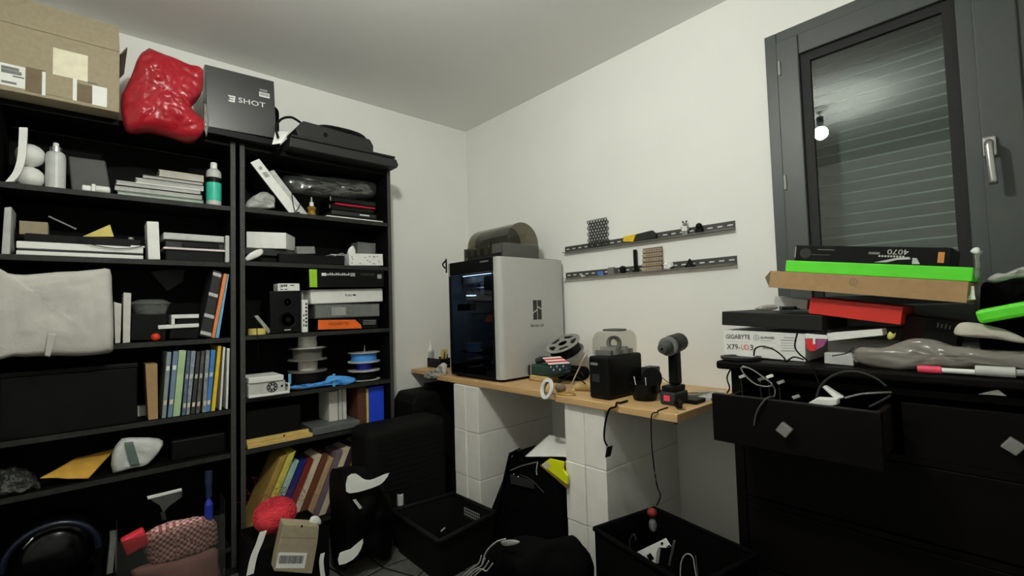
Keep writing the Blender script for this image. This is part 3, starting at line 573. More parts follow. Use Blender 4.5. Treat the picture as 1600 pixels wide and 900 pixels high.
# --- bottom compartment
hb = thing('headset_case', 'round black case with glossy rim in the bottom left compartment', 'case', (-.07, 2.66, L6))
MB().ball((-.105, 2.69, L6+.151), .148, .12, .15, 24, 14).build('shell', 'black_gloss', hb, smooth=True)
MB().tube([V((-.105+.135*math.cos(a), 2.58, L6+.151+.135*math.sin(a))) for a in [math.pi*k/10 for k in range(11)]], .012, 8).build('rim', mat('navy_gloss', (20, 26, 44), .3), hb, smooth=True)
cable('pull_tab', H('Y', 2.555, (36, 858), (52, 840)), .004, 'steel', hb)
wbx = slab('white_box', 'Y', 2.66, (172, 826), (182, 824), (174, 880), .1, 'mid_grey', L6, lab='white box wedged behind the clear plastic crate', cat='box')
tc_ = thing('plastic_crate', 'clear plastic crate of pink checked cloth in the bottom left compartment', 'crate', (.3, 2.5, L6))
x0 = hit('Y', 2.44, 182, 850).x; x1 = hit('Y', 2.44, 352, 850).x; y0_, y1_ = 2.44, 2.543; zt = hit('Y', 2.44, 260, 780).z
zt = .36
for nm, A_, B_ in (('front_wall', (x0, 2.44, .004), (x1, 2.443, zt-.06)), ('side_wall', (x0, 2.4435, .004), (x0+.003, y1_, zt)), ('side_wall', (x1-.003, 2.4435, .004), (x1, y1_, zt)), ('crate_bottom', (x0, 2.44, 0), (x1, y1_, .0035))): MB().box(A_, B_).build(nm, 'crate_clear', tc_)
ZSP = hit('Y', 2.5, 285, 866).z
blob('checked_cloth', 'Y', 2.50, [(228, 870), (222, 840), (245, 822), (275, 812), (330, 808), (340, 830), (338, 865), (300, 890), (250, 892)], .035, .03, 'gingham', lab='pink checked cloth bunched inside the clear plastic crate', cat='cloth', wr=.012, ws=16, k=4, clamp=lambda q: V((q.x, min(max(q.y, 2.446), 2.54), max(q.z, ZSP+.002))))
blob('pink_bag', 'Y', 2.495, [(205, 898), (225, 875), (270, 862), (335, 855), (342, 880), (338, 905), (260, 915)], .035, .03, mat('dusty_pink', (204, 146, 144), .7), lab='dusty pink bag under the checked cloth in the crate', cat='bag', wr=.012, ws=12, clamp=lambda q: V((q.x, min(max(q.y, 2.446), 2.54), min(max(q.z, .006), ZSP))))
ccp = hit('Y', 2.455, 211, 848)
MB().obox(ccp+V((0, .02, 0)), V((.036, 0, .012)), V((0, .02, 0)), V((-.010, 0, .034))).build('red_cup', mat('cap_red', (240, 56, 74), .5), lab='bright red cup inside the clear plastic crate', cat='cup', bev=.008)
sq = thing('squeegee', 'grey squeegee with a white blade standing in the crate', 'squeegee', hit('Y', 2.48, 258, 800))
cut('squeegee_head', 'Y', 2.48, [(230, 778), (285, 766), (284, 777), (265, 790), (255, 802), (250, 790)], .012, 'dark_grey', sq); cut('blade', 'Y', 2.478, [(230, 777), (284, 764), (284.5, 767), (231, 780.5)], .016, 'white', sq)
MB().tube(H('Y', 2.485, (254, 800), (257, 812)), .008, 8, 0).build('handle', 'charcoal', sq)
r, base, R, hg = bottle('spray_bottle', 327, 835, 2.478, 13, .262, 738, [(.7, 0), (1, .05), (1, .35), (.5, .45), (.5, .5)], mat('bottle_blue', (40, 60, 170), .25), 'slim dark blue bottle standing in the crate', 'bottle', [('neck', [(.75, .501), (.75, .75)], mat('neck_dk', (30, 40, 70), .3)), ('cap', [(.9, .751), (.9, 1.0)], mat('cap_dk', (40, 48, 72), .35))])
# ================================================================== CORNER BOOKCASE
R1, R2, R3, R4, R5, R6 = [z_+.0008 for z_ in RSH]
# --- shelf 1
def leaning(name, q, depth, m, z0, lab, cat, Yv=2.58, grp=None, bev=.002):
    pq = H('Y', Yv, *q); dz = z0-min(p_.z for p_ in pq); pq = [p_+V((0, 0, dz)) for p_ in pq]
    r = thing(name, lab, cat, min(pq, key=lambda p_: p_.z), grp); MB().prism(pq, (0, depth, 0)).build('cover', m, r, bev=bev); return r, pq
r, pq = leaning('binder', [(391, 251), (405, 245), (469, 328), (452, 330)], .2, 'white', R1, 'white ring binder leaning on the left of the corner bookcase', 'binder', 2.575, 'leaning white binders')
nn = V((0, -1, 0))
def onb(pq, u, v): return pq[0].lerp(pq[1], u).lerp(pq[3].lerp(pq[2], u), v)
MB().lathe(onb(pq, .5, .14)+nn*.0005, [(.009, 0), (.009, .002)], 16, nn).build('finger_ring', 'grey', r)
MB().prism([onb(pq, .3, .22)+nn*.0006, onb(pq, .75, .22)+nn*.0006, onb(pq, .75, .31)+nn*.0006, onb(pq, .3, .31)+nn*.0006], nn*.001).build('spine_mark', 'grey', r)
MB().prism([onb(pq, -.03, .0), onb(pq, 0, 0), onb(pq, 0, 1), onb(pq, -.03, 1)], (0, .2, 0)).build('edge', 'charcoal', r)
leaning('binder', [(421, 262), (428, 260), (482, 331), (471, 331)], .2, 'light_grey', R1, 'grey-white binder leaning behind the white ring binder', 'binder', 2.60, 'leaning white binders')
blob('crumpled_bag', 'Y', 2.585, [(385, 327), (386, 316), (398, 306), (415, 301), (427, 308), (429, 320), (424, 328)], .03, .04, mat('bag_grey', (170, 170, 165), .5, bump=.3), z0=R1, clamp=lambda q: V((max(q.x, .557), q.y, max(q.z, R1))), lab='crumpled white bag at the left of the corner bookcase top shelf', cat='bag', wr=.022, ws=26)
cable('strap', H('Y', 2.566, (456, 300), (458, 318), (462, 330))+H('Y', 2.566, (470, 318)), .0022, 'black', lab='black elastic cord around the foot of the leaning binders', cat='cord')
fg = bottle('dropper_bottle', 489, 332, 2.575, 12, R1, 307, [(1, 0), (1.15, .1), (.8, .25), (1.2, .4), (.9, .5)], 'gold', 'tiny brass-coloured dropper bottle with a white collar', 'bottle', [('collar', [(.55, .501), (.5, .72)], 'white'), ('tip', [(.3, .721), (.15, 1.0)], 'grey')])
zt = R1+.0022
sheet('paper_sheet', [V((.955, 2.553, R1+.0003)), V((1.285, 2.553, R1+.0003)), V((1.285, 2.62, R1+.0003)), V((.955, 2.62, R1+.0003))], 'white_paper', th=.006, wr=.0, lab='white paper sheets at the front edge of the corner bookcase top shelf', cat='paper')
zt = R1
hs = [(1.0, 1.28, .03, 'black', 'flat black cartridge at the bottom of the dark pile'), (1.01, 1.285, .028, 'charcoal', 'charcoal cartridge second from the bottom of the dark pile'), (.995, 1.27, .03, 'black_gloss', 'glossy black cartridge in the middle of the dark pile'), (1.03, 1.28, .012, mat('red_wine', (190, 40, 60), .4), 'thin red sleeve in the dark pile'), (1.0, 1.285, .035, 'black_gloss', 'glossy black pack on top of the dark pile')]
for (a, b, h, m, lab) in hs:
    o = MB().box((a, 2.63, zt), (b, 2.79, zt+h)).build('cartridge', m, lab=lab, cat='cartridge', grp='dark pile on the corner bookcase', bev=.006); 
    if m in ('black', 'charcoal'): MB().box((b-.11, 2.6285, zt+.012), (b-.05, 2.6295, zt+.019)).build('white_tab', 'white', o)
    zt += h+.0006
ZP1 = zt+.0005
blob('plastic_bag', 'Y', 2.70, [(440, 262), (470, 258), (560, 268), (600, 275), (598, 292), (540, 296), (455, 285)], .05, .06, 'film', z0=zt+.0005, lab='clear plastic bag lying on the dark pile under the bookcase top', cat='bag', wr=.02, ws=20, k=4, clamp=lambda q: V((min(max(q.x, .75), 1.30), min(max(q.y, 2.6), 2.81), min(max(q.z, ZP1), 1.985))))
# --- shelf 2
zc0 = R2+.0745; hc = hit('Y', 2.60, 384, 354).z-hit('Y', 2.60, 384, 380).z
p1_, p2_, p3_ = hit('Y', 2.63, 385, 380), hit('Y', 2.572, 447, 380), hit('Y', 2.70, 461, 380); p1_.x = max(p1_.x, .558); p4_ = p1_+(p3_-p2_)
for q_ in (p1_, p2_, p3_, p4_): q_.z = zc0
MB().hexa([p1_, p2_, p3_, p4_]+[q_+V((0, 0, hc)) for q_ in (p1_, p2_, p3_, p4_)]).build('white_box', 'white', lab='white carton near the left of the corner bookcase second shelf', cat='box', bev=.002)
MB().box((.575, 2.62, R2), (.80, 2.79, R2+.036)).build('flat_case', 'black', lab='flat black case under the white carton', cat='case', bev=.004)
MB().box((.565, 2.60, R2+.0365), (.83, 2.79, R2+.074)).build('flat_case', 'charcoal', lab='dark flat case directly beneath the white carton', cat='case', bev=.004)
slab('sponge', 'Y', 2.556, (463, 381), (492, 381), (463, 393), .04, 'mid_grey', R2+.0478, lab='grey foam block right of the white carton', cat='foam', bev=.004)
MB().box((.71, 2.556, R2), (1.05, 2.599, R2+.047)).build('flat_board', 'black', lab='black flat board under the grey foam block', cat='board', bev=.002)
blob('tape_scrap', 'Y', 2.562, [(383, 397), (392, 388), (409, 383), (410, 391), (398, 398), (386, 402)], .008, .01, 'white', lab='white crumpled tape scrap at the left of the second shelf', cat='tape', wr=.004, z0=R2, ws=30)
o, f = slab('white_box', 'Y', 2.565, (545, 397), (598, 398), (545, 416), .08, 'white', R2, lab='white speckled carton at the right of the second shelf', cat='box')
random.seed(5)
for k in range(14): u = random.uniform(.06, .9); v = random.uniform(.1, .85); patch('speck', f, u, v, u+.03, v+.07, 'charcoal', o)
o, f = slab('clear_case', 'Y', 2.66, (559, 370), (587, 373), (559, 392), .1, 'plastic_clear', R2+.068, lab='clear plastic case behind the speckled carton', cat='case'); zc = R2+.068
MB().box((1.09, 2.66, R2), (1.28, 2.78, R2+.06)).build('grey_case', 'charcoal', lab='charcoal case under the clear plastic case', cat='case', bev=.003)
MB().box((1.0, 2.62, R2+.0605), (1.22, 2.78, R2+.067)).build('white_tray', 'light_grey', lab='thin white tray between charcoal and clear cases', cat='tray')
blob('white_clip', 'Y', 2.63, [(543, 388), (545, 378), (552, 374), (555, 386)], .008, .01, 'white', z0=R2+.0675, lab='little white clip on the thin white tray', cat='clip')
cable('cable', H('Y', 2.6, (505, 404), (520, 401), (535, 396), (540, 402), (542, 412)), .003, 'grey', lab='grey cable lying left of the speckled carton')
# --- shelf 3
sp = thing('speaker', 'black desktop loudspeaker on the third shelf of the corner bookcase', 'speaker', hit('Y', 2.58, 445, 520))
o, f = slab('cabinet', 'Y', 2.58, (421, 453), (470, 452), (421, 520), .14, 'black', R3, sp, bev=.003)
for (v, rr) in ((.28, .022), (.70, .042)):
    c = f.at(.55, v, .0005); MB().lathe_closed(c, [(rr*.8, 0), (rr, 0), (rr, .004), (rr*.8, .003)], 24, f.n).build('surround', 'black_gloss', sp); MB().lathe(c, [(rr*.79, -.0), (rr*.3, -.0), (rr*.25, .004), (.001, .005)], 24, f.n).build('cone', 'black', sp)
patch('badge', f, .42, .92, .62, .945, 'light_grey', sp)
zs = f.o.z
o, f = slab('small_box', 'Y', 2.585, (434, 441), (468, 441), (434, 453), .08, 'white', zs+.0008, lab='small white printed box lying on the loudspeaker', cat='box')
for (u0, u1, v0, v1) in ((.09, .12, .15, .55), (.15, .22, .15, .5), (.25, .32, .15, .42), (.34, .42, .15, .42), (.56, .75, .2, .32), (.1, .23, .72, .84), (.3, .42, .72, .84)): patch('printed_mark', f, u0, v0, u1, v1, 'charcoal', o)
slab('white_card', 'Y', 2.70, (471, 428), (477, 428), (470, 446), .02, 'light_grey', R3+.165, lab='small pale card at the back above the loudspeaker', cat='card')
MB().box((.83, 2.69, R3), (.90, 2.75, R3+.164)).build('black_carton', 'black', lab='dark carton behind the loudspeaker', cat='box')
o, f = slab('small_box', 'Y', 2.565, (472, 466), (481, 466), (474, 517), .1, 'white', R3, lab='narrow upright white printed box right of the loudspeaker', cat='box')
for k in range(7): patch('printed_mark', f, .55, .1+k*.11, .85, .17+k*.11, 'charcoal', o)
for k in range(3): patch('printed_mark', f, .2, .45+k*.15, .38, .52+k*.15, 'black', o)
o, f = slab('product_box', 'Y', 2.565, (497, 501), (590, 500), (497, 518), .17, 'black', R3, lab='black carton with orange end panel and brand lettering on the third shelf', cat='box')
poly('orange_panel', f, [(.0, .1), (.6, .1), (.7, .6), (.72, .95), (.0, .98)], 'orange', o); text('GIGABYTE', f, .16, .60, f.H*.30, mat('rust', (120, 44, 12), .6), o, off=.0018)
for k in range(3): patch('printed_line', f, .74, .15+k*.17, .97, .24+k*.17, 'mid_grey', o)
zs = max(f.at(0, 0).z, f.at(1, 0).z)+.0008
og = thing('parts_organizer', 'grey translucent parts organizer with small compartments', 'organizer', (1.1, 2.65, zs))
a = hit('Y', 2.57, 492, 490).x; b = hit('Y', 2.57, 594, 490).x
MB().box((a, 2.575, zs), (b, 2.76, zs+.078)).build('organizer_body', 'dark_grey', og, bev=.003); MB().box((a+.005, 2.571, zs+.006), (b-.005, 2.5745, zs+.072)).build('clear_front', 'plastic_clear', og)
for k in range(9): MB().box((a+.03+k*.036, 2.5697, zs+.008), (a+.032+k*.036, 2.5707, zs+.07)).build('divider', 'mid_grey', og)
MB().box((a+.09, 2.5698, zs+.015), (a+.17, 2.5706, zs+.06)).build('label_card', 'grey', og); zs += .0788
o, f = slab('long_box', 'Y', 2.58, (485, 452), (598, 450), (485, 475), .2, 'white', zs, lab='long white carton with rounded ends on the parts organizer', cat='box', bev=.006)
f.o += V((0, 0, 0)); text('Ruby', f, .45, .52, f.H*.17, 'charcoal', o); patch('printed_mark', f, .555, .40, .60, .50, 'charcoal', o)
zs = max(f.at(0, 0).z, f.at(1, 0).z)+.0008
o, f = slab('product_box', 'Y', 2.545, (483, 421), (600, 423), (483, 449), .18, 'black', zs, lab='black graphics card carton with a green end on the long white carton', cat='box')
patch('green_end', f, -.001, 0, .09, 1, 'green_lime', o, th=.004)
patch('printed_mark', f, .15, .2, .21, .36, 'ink_white', o)
for k in range(11): patch('printed_mark', f, .22+k*.027, .19 if k % 3 else .24, .24+k*.027, .33, 'light_grey', o)
patch('printed_mark', f, .52, .18, .585, .38, 'grey', o); patch('printed_line', f, .66, .2, .86, .32, 'charcoal', o); patch('printed_mark', f, .9, .25, .96, .5, 'grey', o)
tr_ = thing('tape_roll', 'roll of yellow masking tape at the left of the third shelf', 'tape roll', hit('Y', 2.57, 404, 522))
c = hit('Y', 2.575, 404, 520); MB().lathe_closed((c.x, 2.605, R3), [(.022, 0), (.04, 0), (.04, .03), (.022, .03)], 28).build('tape', 'yellow_pale', tr_)
cut('metal_strip', 'Y', 2.60, [(397, 494), (403, 493), (415, 507), (424, 518), (419, 522), (409, 508)], .02, 'grey', z0=R3+.001, lab='bent grey metal strip beside the yellow tape roll', cat='strip')
cable('cable', H('Y', 2.552, (401, 500), (402, 525), (403, 548), (402, 560)), .0015, 'black', lab='thin black lead hanging past the tape roll')
# --- shelf 4: spools
def spool(x, y, z0, R, h, core, m, lab, grp, mf='light_grey'):
    s = thing('filament_spool', lab, 'spool', (x, y, z0), grp); t_ = .0035
    for zz in (0, h-t_): MB().lathe_closed((x, y, z0+zz), [(.027, 0), (R, 0), (R, t_), (.027, t_)], 32).build('flange', mf, s)
    MB().lathe_closed((x, y, z0+t_+.0003), [(.028, 0), (core, 0), (core, h-2*t_-.0006), (.028, h-2*t_-.0006)], 32).build('filament', m, s, smooth=False); return s
mat('silk_white', (212, 208, 196), .45); mat('fil_grey', (96, 94, 86), .5); mat('flange_smoke', (120, 116, 108), .4)
c = hit('Y', 2.68, 481, 600); z = R4
for (h, co, m, lab) in ((.085, .092, 'black', 'black filament spool at the bottom of the pale stack'), (.062, .05, 'silk_white', 'spool with little white filament, second in the pale stack'), (.062, .075, 'fil_grey', 'grey filament spool under the white reel core'), ):
    spool(c.x, 2.68, z, .1, h, co, m, lab, 'filament spools on the corner bookcase', 'flange_smoke'); z += h+.0006
sw = thing('filament_spool', 'white reel core with one flange on top of the pale stack', 'spool', (c.x+.0, 2.68, z), 'filament spools on the corner bookcase')
MB().lathe((c.x, 2.68, z), [(.086, 0), (.086, .004)], 32).build('flange', 'silk_white', sw); MB().lathe((c.x, 2.68, z+.0042), [(.05, 0), (.046, .05), (.05, .058)], 28).build('core', 'white', sw)
c = hit('Y', 2.67, 569, 590); z = R4
for (h, co, m, lab) in ((.055, .07, 'black', 'black filament spool at the bottom of the blue stack'), (.05, .045, mat('fil_blue', (20, 40, 170), .4), 'deep blue filament spool in the blue stack'), (.055, .073, 'blue_light', 'light blue filament spool on top of the blue stack')):
    spool(c.x, 2.67, z, .092, h, co, m, lab, 'filament spools on the corner bookcase', 'light_grey'); z += h+.0006
MB().lathe((c.x+.005, 2.67, z), [(.003, 0), (.002, .04)], 8).build('pin', 'light_grey', lab='small pale pin standing on the blue spool stack', cat='pin')
blob('gloves', 'Y', 2.562, [(455, 612), (460, 608), (505, 602), (512, 594), (530, 592), (552, 594), (556, 600), (545, 605), (520, 607), (490, 611)], .006, .018, 'blue_light', z0=R4, lab='crumpled light blue gloves at the front of the spool shelf', cat='gloves', wr=.014, ws=45, k=3)
for x_ in (452, 521): MB().box(hit('Y', 2.556, x_, 606)-V((.004, .002, .006)), hit('Y', 2.556, x_+2, 584)+V((.002, .002, 0))).build('clip_strip', 'blue_sky', lab='thin blue strip standing %s the gloves' % ('left of' if x_ < 500 else 'among'), cat='strip')
ps = thing('power_supply', 'white boxed device with a round fan on the spool shelf', 'device', hit('Y', 2.556, 420, 622))
a = hit('Y', 2.556, 386, 610).x; b = hit('Y', 2.556, 447, 610).x; z = R4
MB().box((a, 2.52, z), (b+.008, 2.7, z+.012)).build('base_tray', 'white', ps, bev=.003); MB().box((b+.0, 2.52, z+.0125), (b+.008, 2.6, z+.05)).build('tray_lip', 'white', ps, bev=.002)
MB().box((a, 2.53, z+.0125), (b-.012, 2.7, z+.068)).build('housing', 'light_grey', ps, bev=.002); MB().box((a, 2.522, z+.0685), (b-.02, 2.7, z+.096)).build('cover', 'white', ps, bev=.004)
cx_ = a+.105
MB().lathe_closed((cx_, 2.5295, z+.04), [(.021, 0), (.025, 0), (.025, .002), (.021, .002)], 28, (0, -1, 0)).build('fan_ring', 'charcoal', ps)
for k in range(7):
    q = k*2*math.pi/7; MB().obox((cx_+.014*math.cos(q), 2.5285, z+.04+.014*math.sin(q)), (.0055*math.cos(q), 0, .0055*math.sin(q)), (0, .0008, 0), (-.004*math.sin(q), 0, .004*math.cos(q))).build('fan_blade', 'charcoal', ps)
for k in range(3): MB().box((cx_+.04+k*.022, 2.5285, z+.035), (cx_+.05+k*.022, 2.5295, z+.045)).build('socket', 'black', ps)
# --- shelf 5
slab('black_box', 'Y', 2.60, (386, 640), (470, 630), (386, 688), .2, 'black', R5+.02, lab='black box behind the yellow wooden rail', cat='box')
MB().box((.56, 2.61, R5), (.84, 2.8, R5+.0195)).build('black_tray', 'black', lab='low black tray under the box behind the wooden rail', cat='tray')
yr = thing('wooden_rail', 'yellow wooden rail lying along the fifth shelf edge of the corner bookcase', 'rail', (.7, 2.57, R5))
a = hit('Y', 2.553, 387, 690).x; b = hit('Y', 2.553, 489, 680).x
MB().box((a, 2.555, R5), (b, 2.595, R5+.018)).build('rail_base', 'yellow_w', yr, bev=.002) if False else MB().box((a, 2.555, R5), (b, 2.598, R5+.018)).build('rail_base', mat('pale_wood', (206, 176, 104), .6), yr, bev=.002)
MB().box((a, 2.575, R5+.0185), (b-.012, 2.598, R5+.038)).build('rail_top', 'pale_wood', yr, bev=.002); MB().lathe((a+.17, 2.5748, R5+.028), [(.005, 0), (.005, .001)], 12, (0, -1, 0)).build('hole', 'black', yr)
gp = MB().box((.87, 2.56, R5), (1.13, 2.82, R5+.04)).build('flat_case', mat('panel_grey', (92, 96, 94), .5), lab='grey flat case under the row of pale books', cat='case', bev=.006)
zb = R5+.0405
for (x0, x1, h, m, lab) in ((.985, 1.035, .165, 'book_white', 'pale thick book left of the row by the blue binder'), (1.04, 1.06, .172, 'light_grey', 'pale thin book second of the row by the blue binder'), (1.064, 1.085, .175, 'book_white', 'pale thin book third of the row by the blue binder')):
    MB().box((x0, 2.64, zb), (x1, 2.8, zb+h)).build('book', m, lab=lab, cat='book', grp='pale books by the blue binder', bev=.002)
for (x0, x1, h, m, lab) in ((1.135, 1.185, .215, mat('brown_book', (92, 52, 36), .6), 'brown leather-look book beside the pale row'), (1.187, 1.20, .20, 'yellow_pale', 'slim yellow book between brown book and blue binder'), (1.203, 1.295, .205, 'blue', 'bright blue binder at the right of the fifth shelf')):
    MB().box((x0, 2.60, R5), (x1, 2.8, R5+h)).build('binder' if m == 'blue' else 'book', m, lab=lab, cat='binder' if m == 'blue' else 'book', bev=.002)
MB().lathe((.61, 2.57, R5+.13), [(.009, 0), (.009, .03)], 12).build('plastic_cap', 'mid_grey', lab='grey cap on the box behind the wooden rail', cat='cap') if False else None
# --- bottom compartment: leaning magazines
lb = [((390, 770), (428, 722), (440, 712), (400, 780), mat('manila_dk', (168, 138, 66), .8), 'brown manila folder at the left of the leaning magazines'), ((420, 775), (447, 714), (451, 707), (427, 780), mat('mag_yellow', (214, 206, 90), .6), 'yellow magazine leaning in the bottom compartment'), ((430, 782), (452, 727), (458, 722), (440, 784), mat('mag_mint', (170, 204, 188), .6), 'mint green magazine leaning in the bottom compartment'),
      ((443, 784), (458, 716), (470, 720), (452, 784), 'blue_dark', 'dark blue magazine leaning in the bottom compartment'), ((455, 784), (470, 722), (478, 720), (462, 784), mat('mag_red', (130, 40, 30), .6), 'dark red book leaning in the bottom compartment'), ((462, 784), (484, 720), (497, 712), (474, 784), 'cream', 'cream book leaning in the bottom compartment'),
      ((476, 784), (497, 716), (504, 712), (484, 784), mat('mag_brown', (116, 66, 40), .6), 'brown book leaning in the bottom compartment'), ((486, 784), (506, 722), (512, 718), (494, 784), mat('mag_tan', (192, 160, 120), .7), 'tan book leaning in the bottom compartment'), ((496, 784), (512, 712), (519, 707), (503, 784), mat('mag_mauve', (120, 104, 112), .6), 'mauve book leaning in the bottom compartment'),
      ((505, 784), (525, 706), (534, 702), (515, 784), 'cream', 'ivory book right of the mauve one'), ((517, 784), (535, 700), (545, 698), (526, 784), mat('mag_plum', (64, 40, 52), .6), 'plum coloured book near the yellow corner'), ((530, 784), (546, 708), (554, 692), (540, 784), 'yellow', 'yellow-orange magazine at the right end of the leaning row')]
for k, (b0, t0, t1, b1, m, lab) in enumerate(lb):
    Yq = 2.585; zt_ = min(max(hit('Y', Yq, *t1).z, .36), .48); x0 = .557+k*.0385; lean = .15*(zt_-R6)/.34; wdt = .036
    MB().prism([(x0, Yq, R6), (x0+wdt, Yq, R6), (x0+lean+wdt, Yq, zt_), (x0+lean, Yq, zt_-.010)], (0, .17, 0)).build('magazine', m, lab=lab, cat='book', grp='leaning books at the bottom of the corner bookcase', bev=.001)
# ================================================================== WORKBENCH THINGS
Z = BT+.0006
# --- enclosed printer
py0, py1, px0, px1, pz0, pz1 = 1.874, 2.366, 1.60, 2.095, Z+.014, 1.452
pn = thing('enclosed_printer', 'light grey boxy 3D printer with a dark glass door on the bench', 'printer', ((px0+px1)/2, (py0+py1)/2, Z))
def rr(x0, y0, x1, y1, r, n=6):   # rounded plan rectangle
    out = []
    for (cx_, cy_, a0) in ((x1-r, y1-r, 0), (x0+r, y1-r, 90), (x0+r, y0+r, 180), (x1-r, y0+r, 270)):
        for k in range(n+1): a_ = math.radians(a0+90*k/n); out.append((cx_+r*math.cos(a_), cy_+r*math.sin(a_)))
    return out
def shell(name, pts2, z0, z1, m, par, **k): return MB().prism([V((x, y, z0)) for x, y in pts2], (0, 0, z1-z0)).build(name, m, par, **k)
# side shells wrap round the front corners
def side_shell(ya, yb, front_in):
    r = .03; s_ = 1 if yb > ya else -1
    pts2 = [(px1, ya), (px0+r, ya)]+[(px0+r-r*math.sin(a), ya+s_*(r-r*math.cos(a))) for a in [math.pi/2*k/6 for k in range(1, 7)]]+[(px0, ya+s_*front_in), (px0+.012, ya+s_*front_in), (px0+.012, ya+s_*.033), (px0+.035, ya+s_*.012), (px1, ya+s_*.012)]
    return shell('side_shell', pts2, pz0, pz1, 'printer_shell', pn)
sr = side_shell(py0, py1, .045); side_shell(py1, py0, .03)
MB().box((px1-.012, py0+.013, pz0), (px1, py1-.013, pz1)).build('back_shell', 'printer_shell', pn)
MB().box((px0+.014, py0+.014, pz0), (px1-.013, py1-.014, pz0+.05)).build('base', 'black', pn); MB().box((px0+.016, py0+.016, pz1-.006), (px1-.013, py1-.014, pz1+.004)).build('top_glass', 'black_gloss', pn)
for (x, y) in ((px0+.05, py0+.05), (px0+.05, py1-.05), (px1-.05, py0+.05), (px1-.05, py1-.05)): MB().lathe((x, y, Z), [(.02, 0), (.022, .0135)], 16).build('foot', 'black', pn)
da, db_ = py0+.047, py1-.032
MB().box((px0+.002, da, pz1-.075), (px0+.013, db_, pz1-.0)).build('top_fascia', 'black', pn, bev=.002)
ff = F(V((px0+.002, db_, pz1-.0)), V((0, -1, 0)), V((0, 0, -1)), V((-1, 0, 0)), db_-da, .075)
patch('status_print', ff, .72, .18, .90, .28, 'mid_grey', pn)
dor = MB().box((px0-.002, da, pz0+.012), (px0+.003, db_, pz1-.077)).build('door', 'smoke_dark', pn); 
MB().box((px0-.001, da+.001, pz0-.004), (px0+.012, db_-.001, pz0+.011)).build('door_sill', 'black', pn)
MB().box((px0-.003, da, pz0+.012), (px0-.0022, da+.012, pz1-.077)).box((px0-.003, db_-.018, pz0+.012), (px0-.0022, db_, pz1-.077)).build('door_border', 'black', dor)
# inside: gantry, tool head, chamber light, bed
MB().box((px0+.02, py0+.02, pz0+.06), (px0+.024, py0+.024, pz1-.02)).build('post', 'black', pn)
for zz, yy in ((pz1-.125, .0), (pz1-.15, 0)): MB().lathe((px0+.1, py0+.03, zz), [(.006, 0), (.006, py1-py0-.06)], 10, (0, 1, 0)).build('rod', 'steel', pn)
MB().box((px0+.09, py0+.05, pz1-.12), (px0+.13, py1-.05, pz1-.085)).build('gantry_beam', 'light_grey', pn); MB().box((px0+.075, 2.02, pz1-.2), (px0+.15, 2.10, pz1-.09)).build('tool_head', 'charcoal', pn, bev=.004)
for k in range(6): MB().box((px0+.16, py0+.04+k*.07, pz1-.20), (px0+.165, py0+.085+k*.07, pz1-.085)).build('inner_panel', 'grey' if k % 2 else 'light_grey', pn)
lm = mat('chamber_led', (214, 234, 255), .5, emit=14.); MB().lathe((px0+.06, 2.20, pz1-.20), [(.03, 0), (.03, .005)], 20).build('chamber_light', lm, pn); MB().box((px0+.05, py0+.07, pz1-.083), (px0+.056, py1-.10, pz1-.079)).build('light_bar', lm, pn)
MB().box((px0+.03, 2.12, pz0+.37), (px0+.034, 2.30, pz0+.41)).build('cover_label', 'charcoal', pn)
MB().box((px0+.06, py0+.05, pz0+.12), (px1-.06, py1-.05, pz0+.13)).build('print_bed', 'charcoal', pn); MB().lathe((px0+.1, py0+.1, pz0+.05), [(.008, 0), (.008, .4)], 10).build('lead_screw', 'steel', pn)
# logo on the flank
fs_ = F(V((px0, py0, pz1)), V((1, 0, 0)), V((0, 0, -1)), V((0, -1, 0)), px1-px0, pz1-pz0)
def flank(x, y): p_ = hit('Y', py0, x, y); return ((p_.x-px0)/fs_.W, (pz1-p_.z)/fs_.H)
lo_ = mat('logo_dark', (48, 48, 42), .6)
a = flank(832.5, 469); b = flank(846.5, 499); w_ = (b[0]-a[0]); h_ = (b[1]-a[1]); u0, v0 = a
for uv in ([(0, 0), (.46, 0), (.46, .46), (0, .60)], [(0, .68), (.46, .54), (.46, 1), (0, 1)], [(.54, 0), (1, 0), (1, .42), (.54, .30)], [(.54, .38), (1, .50), (1, 1), (.54, 1)]):
    poly('logo_bar', fs_, [(u0+w_*u, v0+h_*v) for u, v in uv], lo_, pn)
uu, vv = flank(839.5, 508.5); text('Bambu Lab', fs_, uu, vv+.01, .017, mat('logo_mid', (110, 108, 102), .6), pn, 'CENTER')
cl = thing('cable_hook', 'small black hook clipped to the printer front corner', 'hook', hit('X', 1.62, 698, 412))
MB().tube([V((1.605, 2.3715, 1.40)), V((1.605, 2.3715, 1.47)), V((1.605, 2.372, 1.485))], .005, 8).build('hook_arm', 'black', cl, smooth=True); MB().tube([V((1.605, 2.385, 1.43)), V((1.605, 2.41, 1.455)), V((1.605, 2.372, 1.475))], .005, 8).build('hook_tip', 'black', cl, smooth=True)
# --- filament changer on top
az = pz1+.005
am = thing('filament_changer', 'filament changer with a smoky rounded lid on top of the printer', 'filament changer', (1.85, 2.12, az))
ay0, ay1, ax0, ax1 = 1.945, 2.315, 1.70, 1.98; hb_ = .085; rad = .125; xc = (ax0+ax1)/2+.012
MB().box((ax0+.01, ay0+.02, az), (ax1, ay1-.02, az+.03)).build('tray', 'charcoal', am, bev=.004)
MB().box((ax0, ay0+.10, az+.0305), (ax0+.006, ay1-.001, az+hb_)).build('front_window', 'smoke', am)
mat('ams_side', (84, 84, 78), .5)
pl_ = [V((ax0, ay0, az)), V((ax1, ay0, az)), V((ax1, ay0, az+hb_)), V((xc+rad, ay0, az+hb_))]+[V((xc+rad*math.cos(a), ay0, az+hb_+rad*math.sin(a))) for a in [math.pi*k/16 for k in range(1, 16)]]+[V((xc-rad, ay0, az+hb_)), V((ax0, ay0, az+hb_))]
